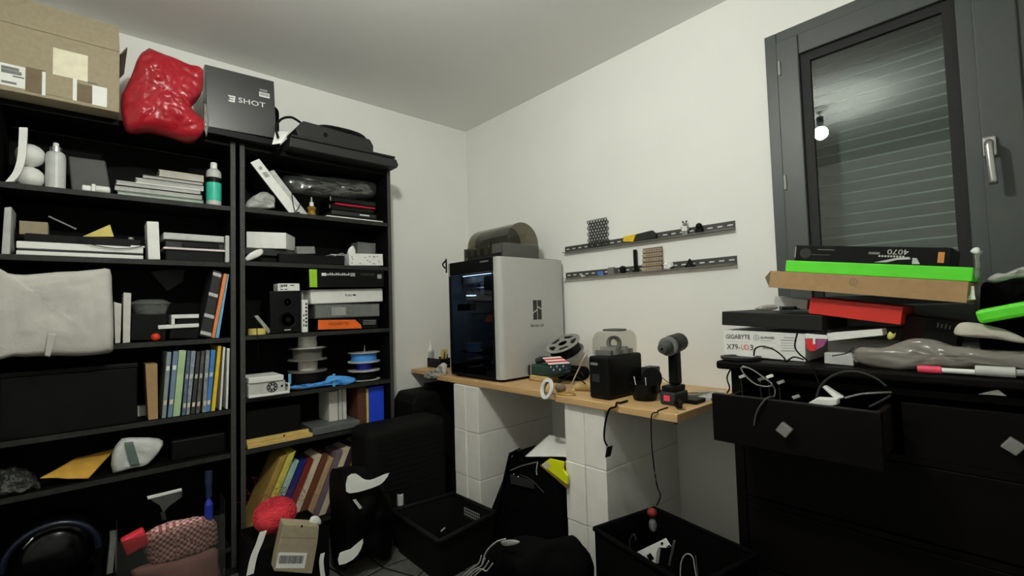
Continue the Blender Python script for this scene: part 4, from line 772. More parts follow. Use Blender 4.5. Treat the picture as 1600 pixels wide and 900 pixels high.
MB().prism(pl_[:4]+pl_[-2:], (0, .018, 0)).build('end_panel', 'ams_side', am, bev=.003); MB().prism([p_+V((0, ay1-ay0-.018, 0)) for p_ in pl_[:4]+pl_[-2:]], (0, .018, 0)).build('end_panel', 'ams_side', am)
MB().box((ax0, ay0+.0185, az+.031), (ax0+.012, ay0+.0995, az+hb_)).build('front_panel', 'ams_side', am)
arc = [V((xc+rad*math.cos(a), 0, az+hb_+.0015+rad*math.sin(a))) for a in [math.pi*k/18 for k in range(19)]]; arc2 = [V((xc+(rad-.004)*math.cos(a), 0, az+hb_+.0015+(rad-.004)*math.sin(a))) for a in [math.pi*k/18 for k in range(19)]][::-1]
MB().prism([p_+V((0, ay0+.004, 0)) for p_ in arc+arc2], (0, ay1-ay0-.008, 0)).build('lid', 'smoke', am)
for yy in (ay0+.0, ay1-.0035): MB().prism([p_+V((0, yy, 0)) for p_ in arc], (0, .0035, 0)).build('lid_end', 'smoke', am)
for k in (1, 3):
    yy = ay0+.035+k*.082; m_ = ('black', 'dark_grey', 'black', 'fil_grey')[k]
    MB().lathe_closed((xc, yy, az+.112), [(.03, 0), (.09, 0), (.09, .004), (.07, .005), (.07, .055), (.09, .056), (.09, .06), (.03, .06)], 28, (0, 1, 0)).build('loaded_spool', m_, am)
for k in range(4): MB().box((ax0+.012, ay1-.03-k*.065, az+.031), (ax0+.03, ay1-.012-k*.065, az+.075)).build('feeder', 'black', am, bev=.003)
# --- left corner
ob = thing('desk_organizer', 'small black open box in the bench corner holding glue and pens', 'organizer', hit('Z', Z, 675, 573))
c = hit('Z', Z, 660, 573); oy1 = c.y; ox = c.x+.02; oy0 = oy1-.20
for A_, B_ in (((ox, oy0, Z), (ox+.004, oy1, Z+.062)), ((ox+.096, oy0, Z), (ox+.1, oy1, Z+.062)), ((ox+.0045, oy0, Z), (ox+.0955, oy0+.004, Z+.062)), ((ox+.0045, oy1-.004, Z), (ox+.0955, oy1, Z+.062)), ((ox+.0045, oy0+.0045, Z), (ox+.0955, oy1-.0045, Z+.004))): MB().box(A_, B_).build('box_wall', 'black', ob)
gl = thing('glue_bottle', 'white glue bottle with pointed nozzle in the black desk organizer', 'bottle', (ox+.04, oy1-.09, Z+.0045))
g0 = V((ox+.03, hit('X', ox+.03, 673, 560).y, Z+.0045)); MB().lathe(g0, [(.021, 0), (.022, .01), (.022, .115), (.015, .13)], 20).build('body', 'white', gl); MB().lathe(g0, [(.011, .1305), (.010, .15), (.004, .175), (.002, .195)], 14).build('nozzle', 'white', gl); MB().lathe_closed(g0, [(.0222, .03), (.0228, .03), (.0228, .1), (.0222, .1)], 20).build('label', 'paper_grey', gl)
q0 = hit('X', ox+.05, 662, 560); MB().lathe((ox+.05, min(q0.y, oy1-.02), Z+.0045), [(.009, 0), (.009, .11), (.008, .125)], 12).build('marker', 'black', lab='black marker standing left of the glue bottle', cat='marker')
q0 = hit('X', ox+.05, 692, 560)
for k in range(3): MB().lathe((ox+.04+k*.012, q0.y-.004*k, Z+.0045), [(.004, 0), (.004, .105-.012*k), (.001, .12-.012*k)], 8, (0, -.18*k, 1)).build('pen', 'charcoal' if k else 'yellow', lab=('yellow pen in the desk organizer beside the printer', 'dark pen nearer the printer in the desk organizer', 'shortest dark pen in the desk organizer')[k], cat='pen')
q0 = hit('X', ox+.07, 694, 545); MB().box((ox+.075, q0.y-.03, Z+.0045), (ox+.078, q0.y+.03, Z+.12)).build('sticky_note_pad', 'yellow_pale', lab='yellow card standing in the desk organizer', cat='card')
blob('rag', 'X', 1.59, [(664, 590), (670, 581), (682, 577), (690, 569), (699, 568), (700, 584), (690, 589), (676, 592)], .018, .018, 'cloth_white', lab='crumpled white rag at the printer front corner', cat='rag', wr=.02, ws=40, k=3, clamp=lambda q: V((q.x, max(q.y, 2.378), max(q.z, Z+.001) if (q.x > 1.55 and q.y < 2.436) else q.z)))
# --- pile right of the printer
dg = thing('power_tool', 'dark green power tool lying beside the printer', 'tool', hit('Z', Z, 845, 600))
c = hit('Z', Z, 845, 596); X0 = c.x
mat('tool_green', (26, 62, 50), .5); mat('tan', (196, 168, 110), .7)
y_l, y_r = hit('X', X0, 828, 590).y, hit('X', X0, 868, 590).y
MB().box((X0, y_r, Z+.028), (X0+.09, y_l-.01, Z+.085)).build('housing', 'tool_green', dg, bev=.012, seg=3); MB().box((X0+.01, y_l-.0095, Z+.02), (X0+.08, y_l+.03, Z+.08)).build('end_cap', 'charcoal', dg, bev=.01)
MB().box((X0-.005, y_r+.05, Z), (X0+.07, y_l+.0, Z+.0275)).build('foot_pad', 'tan', dg, bev=.006); MB().tube([(X0+.06, y_l-.0, Z+.095), (X0+.065, y_l-.05, Z+.108), (X0+.07, y_r+.02, Z+.105)], .018, 10).build('handle', 'charcoal', dg, smooth=True)
MB().tube([(X0-.002, y_l-.012, Z+.09), (X0-.004, y_l-.014, Z+.03)], .0015, 6, 0).build('cord_tie', 'light_grey', dg)
fg_ = thing('flag_pouch', 'pouch printed with red and white stripes and stars on the pile', 'pouch', hit('X', X0+.03, 870, 572))
zz = Z+.112
fo = hit('X', X0+.05, 852, 568); g1 = hit('X', X0+.0, 862, 580); 
P_ = [q_+V((-.012, 0, .012)) for q_ in (hit('X', X0+.03, 850, 562), hit('X', X0+.03, 878, 560), hit('X', X0-.015, 893, 571), hit('X', X0-.015, 860, 573))]
nrm_ = (P_[1]-P_[0]).cross(P_[3]-P_[0]).normalized(); nrm_ = nrm_ if nrm_.z > 0 else -nrm_
for k in range(5):
    a_, b_ = k/5, (k+1)/5; q4 = [P_[0].lerp(P_[3], a_), P_[1].lerp(P_[2], a_), P_[1].lerp(P_[2], b_), P_[0].lerp(P_[3], b_)]
    MB().prism(q4, -nrm_*.004).build('stripe', 'white' if k % 2 == 0 else 'red', fg_)
mat('navy', (24, 44, 52), .6)
q4 = [P_[3]+V((-.0005, 0, -.001)), P_[2]+V((-.0005, 0, -.001)), P_[2]+V((-.008, -.0, -.045)), P_[3]+V((-.008, 0, -.045))]; MB().prism(q4, (.01, 0, .001)).build('star_field', 'navy', fg_)
ffs = F(q4[0]+V((-.0008, 0, 0)), (q4[1]-q4[0]).normalized(), (q4[3]-q4[0]).normalized(), V((-1, 0, .15)).normalized(), (q4[1]-q4[0]).length, (q4[3]-q4[0]).length)
for k in range(6):
    cu, cv = .12+.15*k, .25+.35*(k % 2); st_ = []
    for i in range(10): rr_ = (.006 if i % 2 == 0 else .0026); st_.append((cu+rr_*math.sin(i*math.pi/5)/ffs.W, cv-rr_*math.cos(i*math.pi/5)/ffs.H))
    poly('star', ffs, st_, 'white', fg_)
MB().box((X0+.095, y_r-.06, Z), (X0+.22, y_r+.10, Z+.07)).build('dark_bag', 'black_soft', lab='black soft bag behind the green power tool', cat='bag', bev=.03, seg=4)
# tilted spool
ts = thing('filament_spool', 'black filament spool with pierced grey flange tilted on the bench pile', 'spool', hit('X', X0+.16, 880, 560))
c = hit('X', X0+.17, 882, 545)+V((0, 0, .006)); ax_ = V((-.46, .02, .87)).normalized()
tx = ax_.orthogonal().normalized(); ty = ax_.cross(tx)
MB().lathe_closed(c-ax_*.03, [(.03, 0), (.085, 0), (.085, .055), (.03, .055)], 30, ax_).build('filament', 'black', ts); MB().lathe_closed(c-ax_*.0345, [(.028, 0), (.1, 0), (.1, .004), (.028, .004)], 32, ax_).build('flange', 'mid_grey', ts)
# top flange with four holes, built as a ring, a hub and spokes
ft = MB().lathe_closed(c+ax_*.026, [(.078, 0), (.1, 0), (.1, .004), (.078, .004)], 36, ax_).lathe_closed(c+ax_*.026, [(.026, 0), (.048, 0), (.048, .004), (.026, .004)], 28, ax_)
for k in range(5):
    q = k*2*math.pi/5; d1 = tx*math.cos(q)+ty*math.sin(q); d2 = ax_.cross(d1); ft.obox(c+ax_*.028+d1*.063, d1*.017, d2*.014, ax_*.002)
ft.build('flange', mat('flange_clear', (150, 148, 142), .4), ts)
# white tape ring leaning on the edge
rg = thing('tape_ring', 'upright white ring leaning on the bench edge', 'ring', hit('X', 1.56, 855, 622))
c = hit('X', 1.515, 855.5, 607.5); nx = V((-.93, .25, .28)).normalized()
MB().lathe_closed(c, [(.031, 0), (.047, 0), (.047, .008), (.031, .008)], 36, nx).build('ring', 'white', rg); MB().lathe_closed(c-nx*.0095, [(.0315, 0), (.037, 0), (.037, .009), (.0315, .009)], 30, nx).build('core', 'cardboard_dark', rg)
MB().ball((1.60, 1.462, Z+.02), .022, .03, .02).build('putty', 'cardboard_dark', lab='brown lump behind the white ring', cat='lump', smooth=True)
MB().tube([(1.68, 1.44, Z+.016), (1.71, 1.36, Z+.016)], .016, 10, 0).build('wooden_dowel', 'tan', lab='short tan wooden dowel lying behind the wire hoop', cat='dowel')
cable('wire_hoop', [V((1.57+.03*math.sin(a), 1.40+.045*math.cos(a), Z+.003)) for a in [k*math.pi/8 for k in range(16)]]+[V((1.57, 1.445, Z+.003))], .0022, 'gold', lab='brass wire hoop lying on the bench edge', cat='wire')
cable('cable', H('X', 1.62, (889, 612), (897, 592), (905, 575), (912, 560))+[hit('X', 1.68, 918, 548)], .003, mat('cream_cord', (200, 190, 166), .6), lab='cream cord rising from the wire hoop')
for k, q in enumerate(([(868, 590), (885, 577), (905, 580), (913, 590)], [(872, 600), (890, 586), (910, 584)], [(880, 583), (900, 588), (915, 600)])):
    cable('cable', H('X', 1.64+.01*k, *q), .003, 'black', lab=('black lead arching behind the cream cord', 'black lead lying low behind the cream cord', 'black lead sloping down to the clear-domed box')[k])
# --- black box with clear dome
c1, c2 = hit('Z', Z, 921, 614), hit('Z', Z, 951, 625)
dm = thing('domed_box', 'black box with a clear plastic dome and grey lid on the bench', 'appliance', ((c1.x+c2.x)/2+.08, (c1.y+c2.y)/2, Z))
bx0 = 1.575; by1 = hit('X', bx0, 920, 600).y; by0 = by1-.105; bz = hit('X', bx0, 919, 556).z; bxe = bx0+.25
MB().prism([V((bx0, by0, Z)), V((bxe, by0, Z)), V((bxe, by1, Z)), V((bx0, by1, Z))], (0, 0, bz-Z)).build('base_box', 'black', dm, bev=.012, seg=3)
fb = F(V((bx0, by1, bz)), V((0, -1, 0)), V((0, 0, -1)), V((-1, 0, 0)), by1-by0, bz-Z)
patch('name_plate', fb, .12, .15, .48, .21, 'mid_grey', dm); patch('screen', fb, .2, .42, .55, .6, mat('screen_grey', (46, 48, 50), .3), dm)
dc = V(((bx0+bxe)/2, (by0+by1)/2, bz+.001)); hx, hy = .121, .051
rings_ = [(1.0, 0), (1.02, .03), (1.0, .07), (.9, .09), (.74, .1)]; vs_ = []; N = 28
for (s_, zz) in rings_:
    for k in range(N):
        a_ = 2*math.pi*k/N; ca, sa = math.cos(a_), math.sin(a_); e_ = .55
        vs_.append(dc+V((hx*s_*math.copysign(abs(ca)**e_, ca), hy*s_*math.copysign(abs(sa)**e_, sa), zz)))
add('dome', vs_, [(i*N+k, i*N+(k+1) % N, (i+1)*N+(k+1) % N, (i+1)*N+k) for i in range(4) for k in range(N)], clear('dome_clear', (236, 236, 232), .07, .06, 1.25, (150, 150, 144)), dm, smooth=True)
MB().lathe(dc+V((0, 0, .1005)), [(.05, 0), (.052, .003), (.05, .007), (.02, .009)], 28).build('lid', 'dark_grey', dm)
for k in range(5): MB().box(dc+V((-.09+.036*k, -.04, .0008)), dc+V((-.07+.036*k, .04, .02+.012*(k % 2)))).build('contents', 'grey' if k % 2 else 'mid_grey', dm)
MB().lathe_closed(dc+V((.0, .01, .045)), [(.018, 0), (.032, 0), (.032, .02), (.018, .02)], 20, (1, .3, 0)).build('contents', 'mid_grey', dm)
MB().box((1.80, by0-.06, Z), (1.87, by0-.008, Z+.115)).build('charger', 'charcoal', lab='dark upright charger right of the domed box', cat='charger', bev=.004)
# --- black cup of sticks
c = hit('Z', Z, 998, 627); cx0 = c.x+.046; cy0 = c.y
cp = thing('pot', 'round black pot with pale sticks in front of the drill', 'pot', (cx0, cy0, Z))
MB().lathe_closed((cx0, cy0, Z), [(.044, 0), (.054, .03), (.056, .06), (.056, .066), (.051, .066), (.046, .012), (.001, .012), (.001, 0)], 28).build('bowl', 'black', cp)
MB().lathe_closed((cx0+.058, cy0, Z+.075), [(.001, 0), (.05, 0), (.05, .006), (.001, .006)], 28, V((-.95, .1, .3))).build('lid', 'black', cp)
for k, dx_ in enumerate((-.02, .018)): MB().tube([(cx0-.02+.006*k, cy0+dx_*-1, Z+.016), (cx0-.03, cy0-dx_*1.4, Z+.095)], .002, 6, 0).build('stick', 'white', lab=('pale stick leaning left in the black pot', 'pale stick leaning right in the black pot')[k], cat='stick')
# --- cordless drill standing on its battery
d0 = hit('Z', Z, 1044, 633); dX, dY = d0.x+.035, d0.y
dl = thing('cordless_drill', 'grey cordless drill standing on its battery at the bench end', 'drill', (dX, dY, Z))
tz = hit('X', dX, 1050, 523).z; kx = (tz-Z)/.215
MB().box((dX-.04, dY-.034, Z), (dX+.065, dY+.034, Z+.05)).build('battery', 'charcoal', dl, bev=.01, seg=3); MB().box((dX-.042, dY-.012, Z+.016), (dX-.0402, dY+.014, Z+.038)).build('red_badge', 'pink', dl, bev=.001)
MB().box((dX-.034, dY-.028, Z+.0505), (dX+.055, dY+.028, Z+.072)).build('battery_shoe', 'black', dl, bev=.006)
MB().prism([V((dX+.004, dY-.018, Z+.0725)), V((dX+.05, dY-.018, Z+.0725)), V((dX+.05, dY-.018, tz-.066)), V((dX+.006, dY-.018, tz-.066))], (0, .036, 0)).build('grip', 'black', dl, bev=.008, seg=3)
hz = tz-.038; fdir = V((-.98, -.08, -.10)).normalized()
MB().lathe(V((dX+.03, dY, hz)), [(.02, -.06), (.036, -.05), (.038, .02), (.034, .045)], 20, fdir).build('motor_housing', 'charcoal', dl); MB().lathe(V((dX+.03, dY, hz)), [(.037, .0455), (.037, .062)], 20, fdir).build('clutch_ring', 'mid_grey', dl)
MB().lathe(V((dX+.03, dY, hz)), [(.026, .0625), (.027, .085), (.018, .108), (.008, .11)], 20, fdir).build('chuck', 'dark_grey', dl); MB().lathe(V((dX+.03, dY, hz)), [(.005, .1105), (.003, .113)], 10, fdir).build('chuck_bore', 'black', dl)
MB().tube([(dX+.0, dY+.0, hz-.035), (dX-.006, dY, hz-.05), (dX-.001, dY, hz-.062)], .006, 8).build('trigger', 'black', dl, smooth=True)
# --- odds and ends at the right end
cable('strap', [(1.66, .93, Z+.012), (1.62, .89, Z+.028), (1.60, .875, Z+.012), (1.62, .90, Z+.008), (1.68, .94, Z+.008)], .007, 'black', lab='black looped strap at the right end of the bench', cat='strap')
random.seed(11)
od = [('stick', 'light_grey', 'pale stick lying behind the drill', (1.80, 1.03), (1.90, .93), .006), ('stick', 'tan', 'tan stick lying behind the drill', (1.85, 1.06), (1.93, .97), .005), ('stick', 'white', 'white stick near the wall behind the drill', (1.90, 1.02), (2.02, .90), .005), ('screwdriver', 'charcoal', 'dark thin screwdriver lying towards the domed box', (1.85, 1.14), (1.93, 1.02), .006)]
for (nm, m_, lab, p0, p1, r_) in od: MB().tube([V((*p0, Z+r_)), V((*p1, Z+r_))], r_, 8, 0).build(nm, m_, lab=lab, cat=nm)
MB().box((1.72, .875, Z), (1.80, .935, Z+.016)).build('black_module', 'black', lab='small flat black module near the open drawer', cat='module', bev=.003)
MB().box((1.82, .865, Z), (1.94, .92, Z+.012)).build('white_card', 'light_grey', lab='flat pale card behind the small black module', cat='card')
cable('cable', [(1.84, by0-.04, Z+.10), (1.86, by0-.10, Z+.05), (1.88, by0-.17, Z+.004)], .002, 'black', lab='thin black lead running down from the upright charger')
c = H('X', 1.522, (962, 624), (952, 640), (946, 660), (944, 685), (949, 697)); cb_ = thing('hanging_cable', 'black cable with plug hanging over the bench front', 'cable', c[-1]-V((0, 0, .05)))
MB().tube([V((1.60, c[0].y, Z+.005)), V((1.55, c[0].y, Z+.005)), V((1.527, c[0].y, Z+.008)), V((1.518, c[0].y, Z-.006))]+c[1:], .004, 8).build('lead', 'black', cb_, smooth=True); MB().obox(c[-1]+V((0, -.006, -.02)), V((.008, 0, 0)), V((0, .0095, -.004)), V((0, -.006, .022))).build('plug', 'black', cb_, bev=.002)
c = H('X', 1.52, (1025, 632), (1018, 650), (1018, 690), (1022, 730), (1027, 760)); cable('cable', [V((1.60, c[0].y, Z+.003)), V((1.54, c[0].y, Z+.003)), V((1.524, c[0].y, Z-.002))]+c[1:]+H('X', 1.6, (1032, 775), (1026, 790)), .0025, 'black', lab='thin black cord hanging in front of the bench from the pot')
# ================================================================== WALL RAILS
def rail(zt, lab):
    r = thing('wall_rail', lab, 'rail', (XB-.02, 1.365, zt-.035), 'slotted rails on the wall'); y0, y1 = .862, 1.868
    v = MB().box((XB-.0035, y0, zt-.035), (XB-.0005, y1, zt-.020)).box((XB-.0035, y0, zt-.013), (XB-.0005, y1, zt)); h = MB().box((XB-.035, y0, zt-.038), (XB-.022, y1, zt-.0353)).box((XB-.015, y0, zt-.038), (XB-.0005, y1, zt-.0353))
    n = 22; p_ = (y1-y0)/n
    for k in range(n+1):
        a_ = max(y0, y0+k*p_-.010); b_ = min(y1, y0+k*p_+.010); v.box((XB-.0035, a_, zt-.020), (XB-.0005, b_, zt-.013)); h.box((XB-.022, a_, zt-.038), (XB-.015, b_, zt-.0353))
    v.build('upright_flange', 'rail', r); h.build('lower_flange', 'rail_lit', r); return zt-.0350
mat('rail', (66, 66, 62), .5); mat('rail_lit', (128, 128, 122), .45)  # second, paler rail colour paints the light on the lower flange
u_ = rail(1.534, 'upper slotted dark metal rail on the wall'); l_ = rail(1.377, 'lower slotted dark metal rail on the wall')
xr = XB-.012
a = hit('X', xr, 916, 330); b = hit('X', xr, 949, 378); R_ = (a.y-b.y)/(7*1.78); hx = MB(); rows = 9
for j in range(rows):
    for i in range(7):
        cy = a.y-R_-(i*1.76+(.88 if j % 2 else 0))*R_; cz = u_+.0055+R_+j*R_*1.53
        o_ = [(cy+R_*math.sin(k*math.pi/3), cz+R_*math.cos(k*math.pi/3)) for k in range(6)]; n_ = [(cy+R_*.72*math.sin(k*math.pi/3), cz+R_*.72*math.cos(k*math.pi/3)) for k in range(6)]
        for k in range(6):
            k2 = (k+1) % 6; q4 = [o_[k], o_[k2], n_[k2], n_[k]]; hx.prism([V((xr, y_, z_)) for y_, z_ in q4], (.004, 0, 0))
hx.build('hex_grid', mat('rail_dk', (56, 57, 54), .5), lab='dark honeycomb grid panel standing on the upper wall rail', cat='grid panel')
kn = thing('utility_knife', 'yellow and black utility knife on the upper wall rail', 'knife', (xr-.01, 1.4, u_+.0003))
def rp(x, y): return hit('X', XB-.03, x, y)
P1 = [rp(*q) for q in ((973, 374), (974, 366), (993, 362), (989, 374))]; P2 = [rp(*q) for q in ((990, 374), (994, 362), (1018, 356), (1025, 362), (1023, 368), (1000, 373))]
dz = u_+.0004-min(p_.z for p_ in P1+P2)
MB().prism([p_+V((0, 0, dz)) for p_ in P1], (.016, 0, 0)).build('yellow_grip', 'yellow', kn, bev=.002); MB().prism([p_+V((-.0, -.0008, dz)) for p_ in P2], (.016, 0, 0)).build('black_body', 'charcoal', kn, bev=.002)
def stand(name, x, y, z0, m, lab, cat, parts):
    c_ = hit('X', XB-.02, x, y); r = thing(name, lab, cat, (XB-.018, c_.y, z0))
    for (nm, kind, a_, mm) in parts:
        if kind == 'b': MB().ball((XB-.018, c_.y+a_[0], z0+a_[1]), a_[2], a_[2], a_[3]).build(nm, mm or m, r, smooth=True)
        else: MB().box((XB-.018-a_[4], c_.y+a_[0], z0+a_[1]), (XB-.018+a_[4], c_.y+a_[2], z0+a_[3])).build(nm, mm or m, r, bev=.0015)
    return r
mat('fig_grey', (150, 150, 146), .5)
stand('toy_figure', 1070, 360, u_+.0004, 'fig_grey', 'tiny grey and white toy figure on the upper wall rail', 'figure', [('leg', 'x', (-.012, 0, -.001, .018, .006), None), ('leg', 'x', (.001, 0, .012, .018, .006), None), ('body', 'x', (-.013, .0185, .013, .042, .008), 'white'), ('head', 'b', (0, .052, .0105, .010), None), ('arm', 'x', (-.019, .022, -.0135, .042, .005), None), ('arm', 'x', (.0135, .022, .019, .042, .005), None), ('ear', 'b', (-.009, .064, .004, .005), 'charcoal'), ('ear', 'b', (.009, .064, .004, .005), 'charcoal')])
stand('toy_figure', 1092, 360, u_+.0004, 'black', 'tiny black hooded toy figure on the upper wall rail', 'figure', [('robe', 'x', (-.016, 0, .016, .02, .009), None), ('hood', 'b', (0, .031, .015, .016), None)])
def lump(name, x, y, z0, ry, rz, m, lab, cat, wr=.5): c_ = hit('X', XB-.018, x, y); MB().ball((XB-.019, c_.y, z0+rz), .012, ry, rz, 12, 8, wr, 90).build(name, m, lab=lab, cat=cat)
lump('paper_scrap', 911, 430, l_+.001, .013, .005, 'white', 'small white scrap at the printer end of the lower wall rail', 'scrap')
bc = stand('plastic_clip', 938, 428, l_+.0004, mat('clip_blue', (74, 120, 200), .5), 'blue plastic clip on the lower wall rail', 'clip', [('clip_body', 'x', (-.018, 0, .012, .022, .007), None), ('clip_hook', 'b', (.016, .012, .007, .009), None)])
stand('grey_block', 955.5, 425, l_+.0004, 'mid_grey', 'plain grey block on the lower wall rail', 'block', [('block', 'x', (-.02, 0, .02, .034, .012), None), ('cap', 'x', (-.018, .0345, .018, .038, .010), None)])
gr_ = thing('cog', 'black toothed cog on the lower wall rail', 'cog', hit('X', XB-.018, 972, 420)); c_ = hit('X', XB-.018, 972, 420); g0 = V((XB-.02, c_.y, l_+.021))
MB().lathe(g0, [(.015, 0), (.015, .012)], 18, (1, 0, 0)).build('disc', 'black', gr_)
for k in range(9): q = k*2*math.pi/9; MB().obox(g0+V((.006, .0175*math.sin(q), .0175*math.cos(q))), (.005, 0, 0), (0, .002*math.cos(q), -.002*math.sin(q)), (0, .003*math.sin(q), .003*math.cos(q))).build('tooth', 'black', gr_)
br_ = stand('black_bar', 993, 420, l_+.0004, 'black', 'upright black bar on a foot, on the lower wall rail', 'bar', [('foot', 'x', (-.016, 0, .012, .014, .009), None), ('bar', 'x', (-.008, .0145, .008, .118, .007), None)])
ck = thing('bit_rack', 'tan five-row bit rack on the lower wall rail', 'rack', hit('X', XB-.02, 1018, 420)); a = hit('X', XB-.03, 1003, 420).y; b = hit('X', XB-.03, 1033, 420).y
mat('rack_tan', (168, 152, 128), .7); mat('rack_dk', (110, 98, 82), .8)
for k in range(5):
    z0 = l_+.0004+k*.0235; MB().box((XB-.032+.003*k, b, z0), (XB-.005, a, z0+.017)).build('row', 'rack_tan', ck, bev=.002); MB().box((XB-.024+.002*k, b+.002, z0+.0172), (XB-.006, a-.002, z0+.0233)).build('gap', 'rack_dk', ck)
    for i in range(6): MB().box((XB-.0328+.003*k, b+.008+i*.014, z0+.005), (XB-.0322+.003*k, b+.015+i*.014, z0+.012)).build('bit_socket', 'rack_dk', ck)
lump('paper_ball', 1044, 418, l_+.001, .026, .018, 'white_paper', 'white crumpled paper on the lower wall rail', 'paper', .7)
st3 = thing('star_knob', 'black star-shaped knob on the lower wall rail', 'knob', hit('X', XB-.018, 1078, 416)); c_ = hit('X', XB-.018, 1078, 416); pts3 = [(0, .042), (.008, .022), (.026, .006), (.02, 0), (-.02, 0), (-.026, .006), (-.008, .022)]
MB().prism([V((XB-.026, c_.y+y_, l_+.0004+z_)) for y_, z_ in pts3], (.018, 0, 0)).build('star', 'black', st3, bev=.002); MB().lathe(V((XB-.0262, c_.y, l_+.012)), [(.006, 0), (.006, .003)], 12, (-1, 0, 0)).build('hub', 'charcoal', st3)
# ================================================================== ON THE DRESSER
D = DT+.0006
XD = 1.66
def bslab(name, Xv, tl, tr, bl, depth, m, lab, cat, z0=None, grp=None, bev=.002): return slab(name, 'X', Xv, tl, tr, bl, depth, m, z0, None, lab, cat, grp, bev)
o, f = bslab('product_box', 1.70, (1130, 514), (1258, 520), (1130, 553), .25, 'white', 'white motherboard carton with bold lettering on the dresser', 'box', D)
f.r = V((0, -1, 0)); f.d = V((0, 0, -1))
o_ = bpy.data.objects
ink = mat('ink_black', (40, 38, 36), .6); inkr = mat('ink_red', (226, 110, 96), .6)
text('GIGABYTE', f, .03, .34, f.H*.17, ink, o, wd=.32); text('X79-', f, .04, .76, f.H*.21, ink, o, wd=.175); text('UD', f, .225, .76, f.H*.21, inkr, o, wd=.105); text('3', f, .34, .76, f.H*.21, ink, o, wd=.045)
patch('printed_line', f, .045, .455, .33, .462, 'light_grey', o); MB().lathe_closed(f.at(.43, .28, .0004), [(.008, 0), (.0095, 0), (.0095, .0006), (.008, .0006)], 24, f.n).build('emblem', 'grey', o); MB().lathe(f.at(.43, .28, .0004), [(.004, 0), (.004, .0006)], 16, f.n).build('emblem', 'light_grey', o)
text('3D POWER', f, .48, .32, f.H*.09, 'dark_grey', o, wd=.17); patch('printed_line', f, .48, .38, .62, .40, 'grey', o); patch('printed_line', f, .48, .46, .66, .47, 'light_grey', o); patch('printed_line', f, .50, .62, .63, .70, 'grey', o)
for k in range(6): patch('printed_line', f, .72 if k else .76, .24+k*.095, .88, .27+k*.095, 'light_grey' if 1 < k < 5 else 'grey', o)
zt = f.o.z+.0008
o, f = bslab('flat_box', 1.685, (1128, 490), (1285, 497), (1128, 511), .3, mat('box_dark', (30, 30, 29), .6, spec=.2), 'flat dark grey box on the white motherboard carton', 'box', zt)
z3 = f.at(0, 0).z+.0008
pa = thing('power_adapter', 'grey power adapter brick on the flat dark box', 'adapter', hit('X', 1.72, 1236, 492))
ob_, f = bslab('a', 1.74, (1211, 473), (1263, 479), (1211, 488), .06, 'light_grey', 'x', 'x', z3); ob_.name = 'adapter_body'; del ob_['label']; del ob_['category']; ob_.parent = pa; ob_.location = WLOC['a' if 'a' in WLOC else ob_.name]-WLOC[pa.name]
patch('seam_line', f, .02, .45, .98, .48, 'grey', pa)
blob('clear_pouch', 'X', 1.71, [(1180, 491), (1190, 486), (1210, 484), (1216, 490), (1200, 493)], .012, .02, 'bubble', lab='small clear pouch left of the grey power adapter', cat='pouch', z0=z3, wr=.004, ws=40)
MB().box((1.72, .52, z3), (1.78, .56, z3+.012)).build('black_module', 'black', lab='small black module on the flat dark box', cat='module', bev=.003)
# stack of long boxes leaning to the right
o, f = bslab('red_box', 1.70, (1266, 464.5), (1411, 479.5), (1266, 490), .2, 'red', 'plain bright red box slanting under the long cardboard box', 'box')
o, f = bslab('dark_box', 1.765, (1413, 478), (1500, 490), (1413, 530), .2, 'red_dark', 'dark maroon and black box right of the bright red box', 'box', D+.03)
patch('black_panel', f, .42, 0, 1, 1, 'black', o); 
for k in range(4): patch('printed_mark', f, .62+k*.07, .1+.03*(k % 2), .64+k*.07, .24, 'mid_grey', o, off=.001)
MB().box((1.77, .12, D), (1.97, .36, D+.029)).build('flat_case', 'black', lab='flat black case under the dark maroon box', cat='case')
cbx = thing('cardboard_box', 'long brown cardboard box with an open left flap in the leaning stack', 'box', hit('X', 1.66, 1360, 475))
f = face('X', 1.66, (1204, 423), (1514, 440), (1204, 449)); FB = f; fbox('box_body', f, .30, 'kraft', cbx); f2_ = F(f.at(0, .72, .0005), f.r, f.d, f.n, f.W, f.H*.28)
MB().prism([f.at(0, .70, .0005), f.at(1, .74, .0005), f.at(1, 1.0, .0005), f.at(0, 1.0, .0005)], f.n*.003).build('tuck_flap', 'kraft', cbx)
MB().prism([f.at(-.001, 0, -.002), f.at(-.001, 1, -.002), f.at(-.001, 1, -.10), f.at(-.055, .42, -.03)], -f.n*.003).build('side_flap', 'cardboard_dark', cbx)
MB().lathe_closed(f.at(.485, .36, .0004), [(.0085, 0), (.0105, 0), (.0105, .0005), (.0085, .0005)], 24, f.n).build('printed_emblem', 'cardboard_dark', cbx)
for k in range(3): patch('printed_emblem', f, .474, .28+k*.07, .496, .30+k*.07, 'cardboard_dark', cbx)
patch('printed_mark', f, .497, .585, .505, .62, 'cardboard_dark', cbx)
hg_ = .036; f = F(FB.at(.085, 0, -.01)-FB.d*(hg_+.0006), FB.r, FB.d, FB.n, FB.W*.925, hg_); FG = f; o = fbox('green_box', f, .26, 'green_bright', None, 'bright green flat box lying on the long cardboard box', 'box')
g = thing('product_box', 'black graphics card carton lying upside down on the green box', 'box', hit('X', 1.69, 1367, 405))
hg_ = .050; f = F(FG.at(.045, 0, -.015)-FG.d*(hg_+.0006), FG.r, FG.d, FG.n, FG.W*.85, hg_); fbox('carton', f, .22, 'black', g); 
text('4070', f, .765, .16, f.H*.30, 'light_grey', g, flip=True, sx=1.15)
for k in range(9): patch('printed_mark', f, .585+k*.018, .50, .597+k*.018, .60, 'light_grey', g)
for k in range(1): patch('printed_mark', f, .52, .33, .59, .46, 'mid_grey', g)
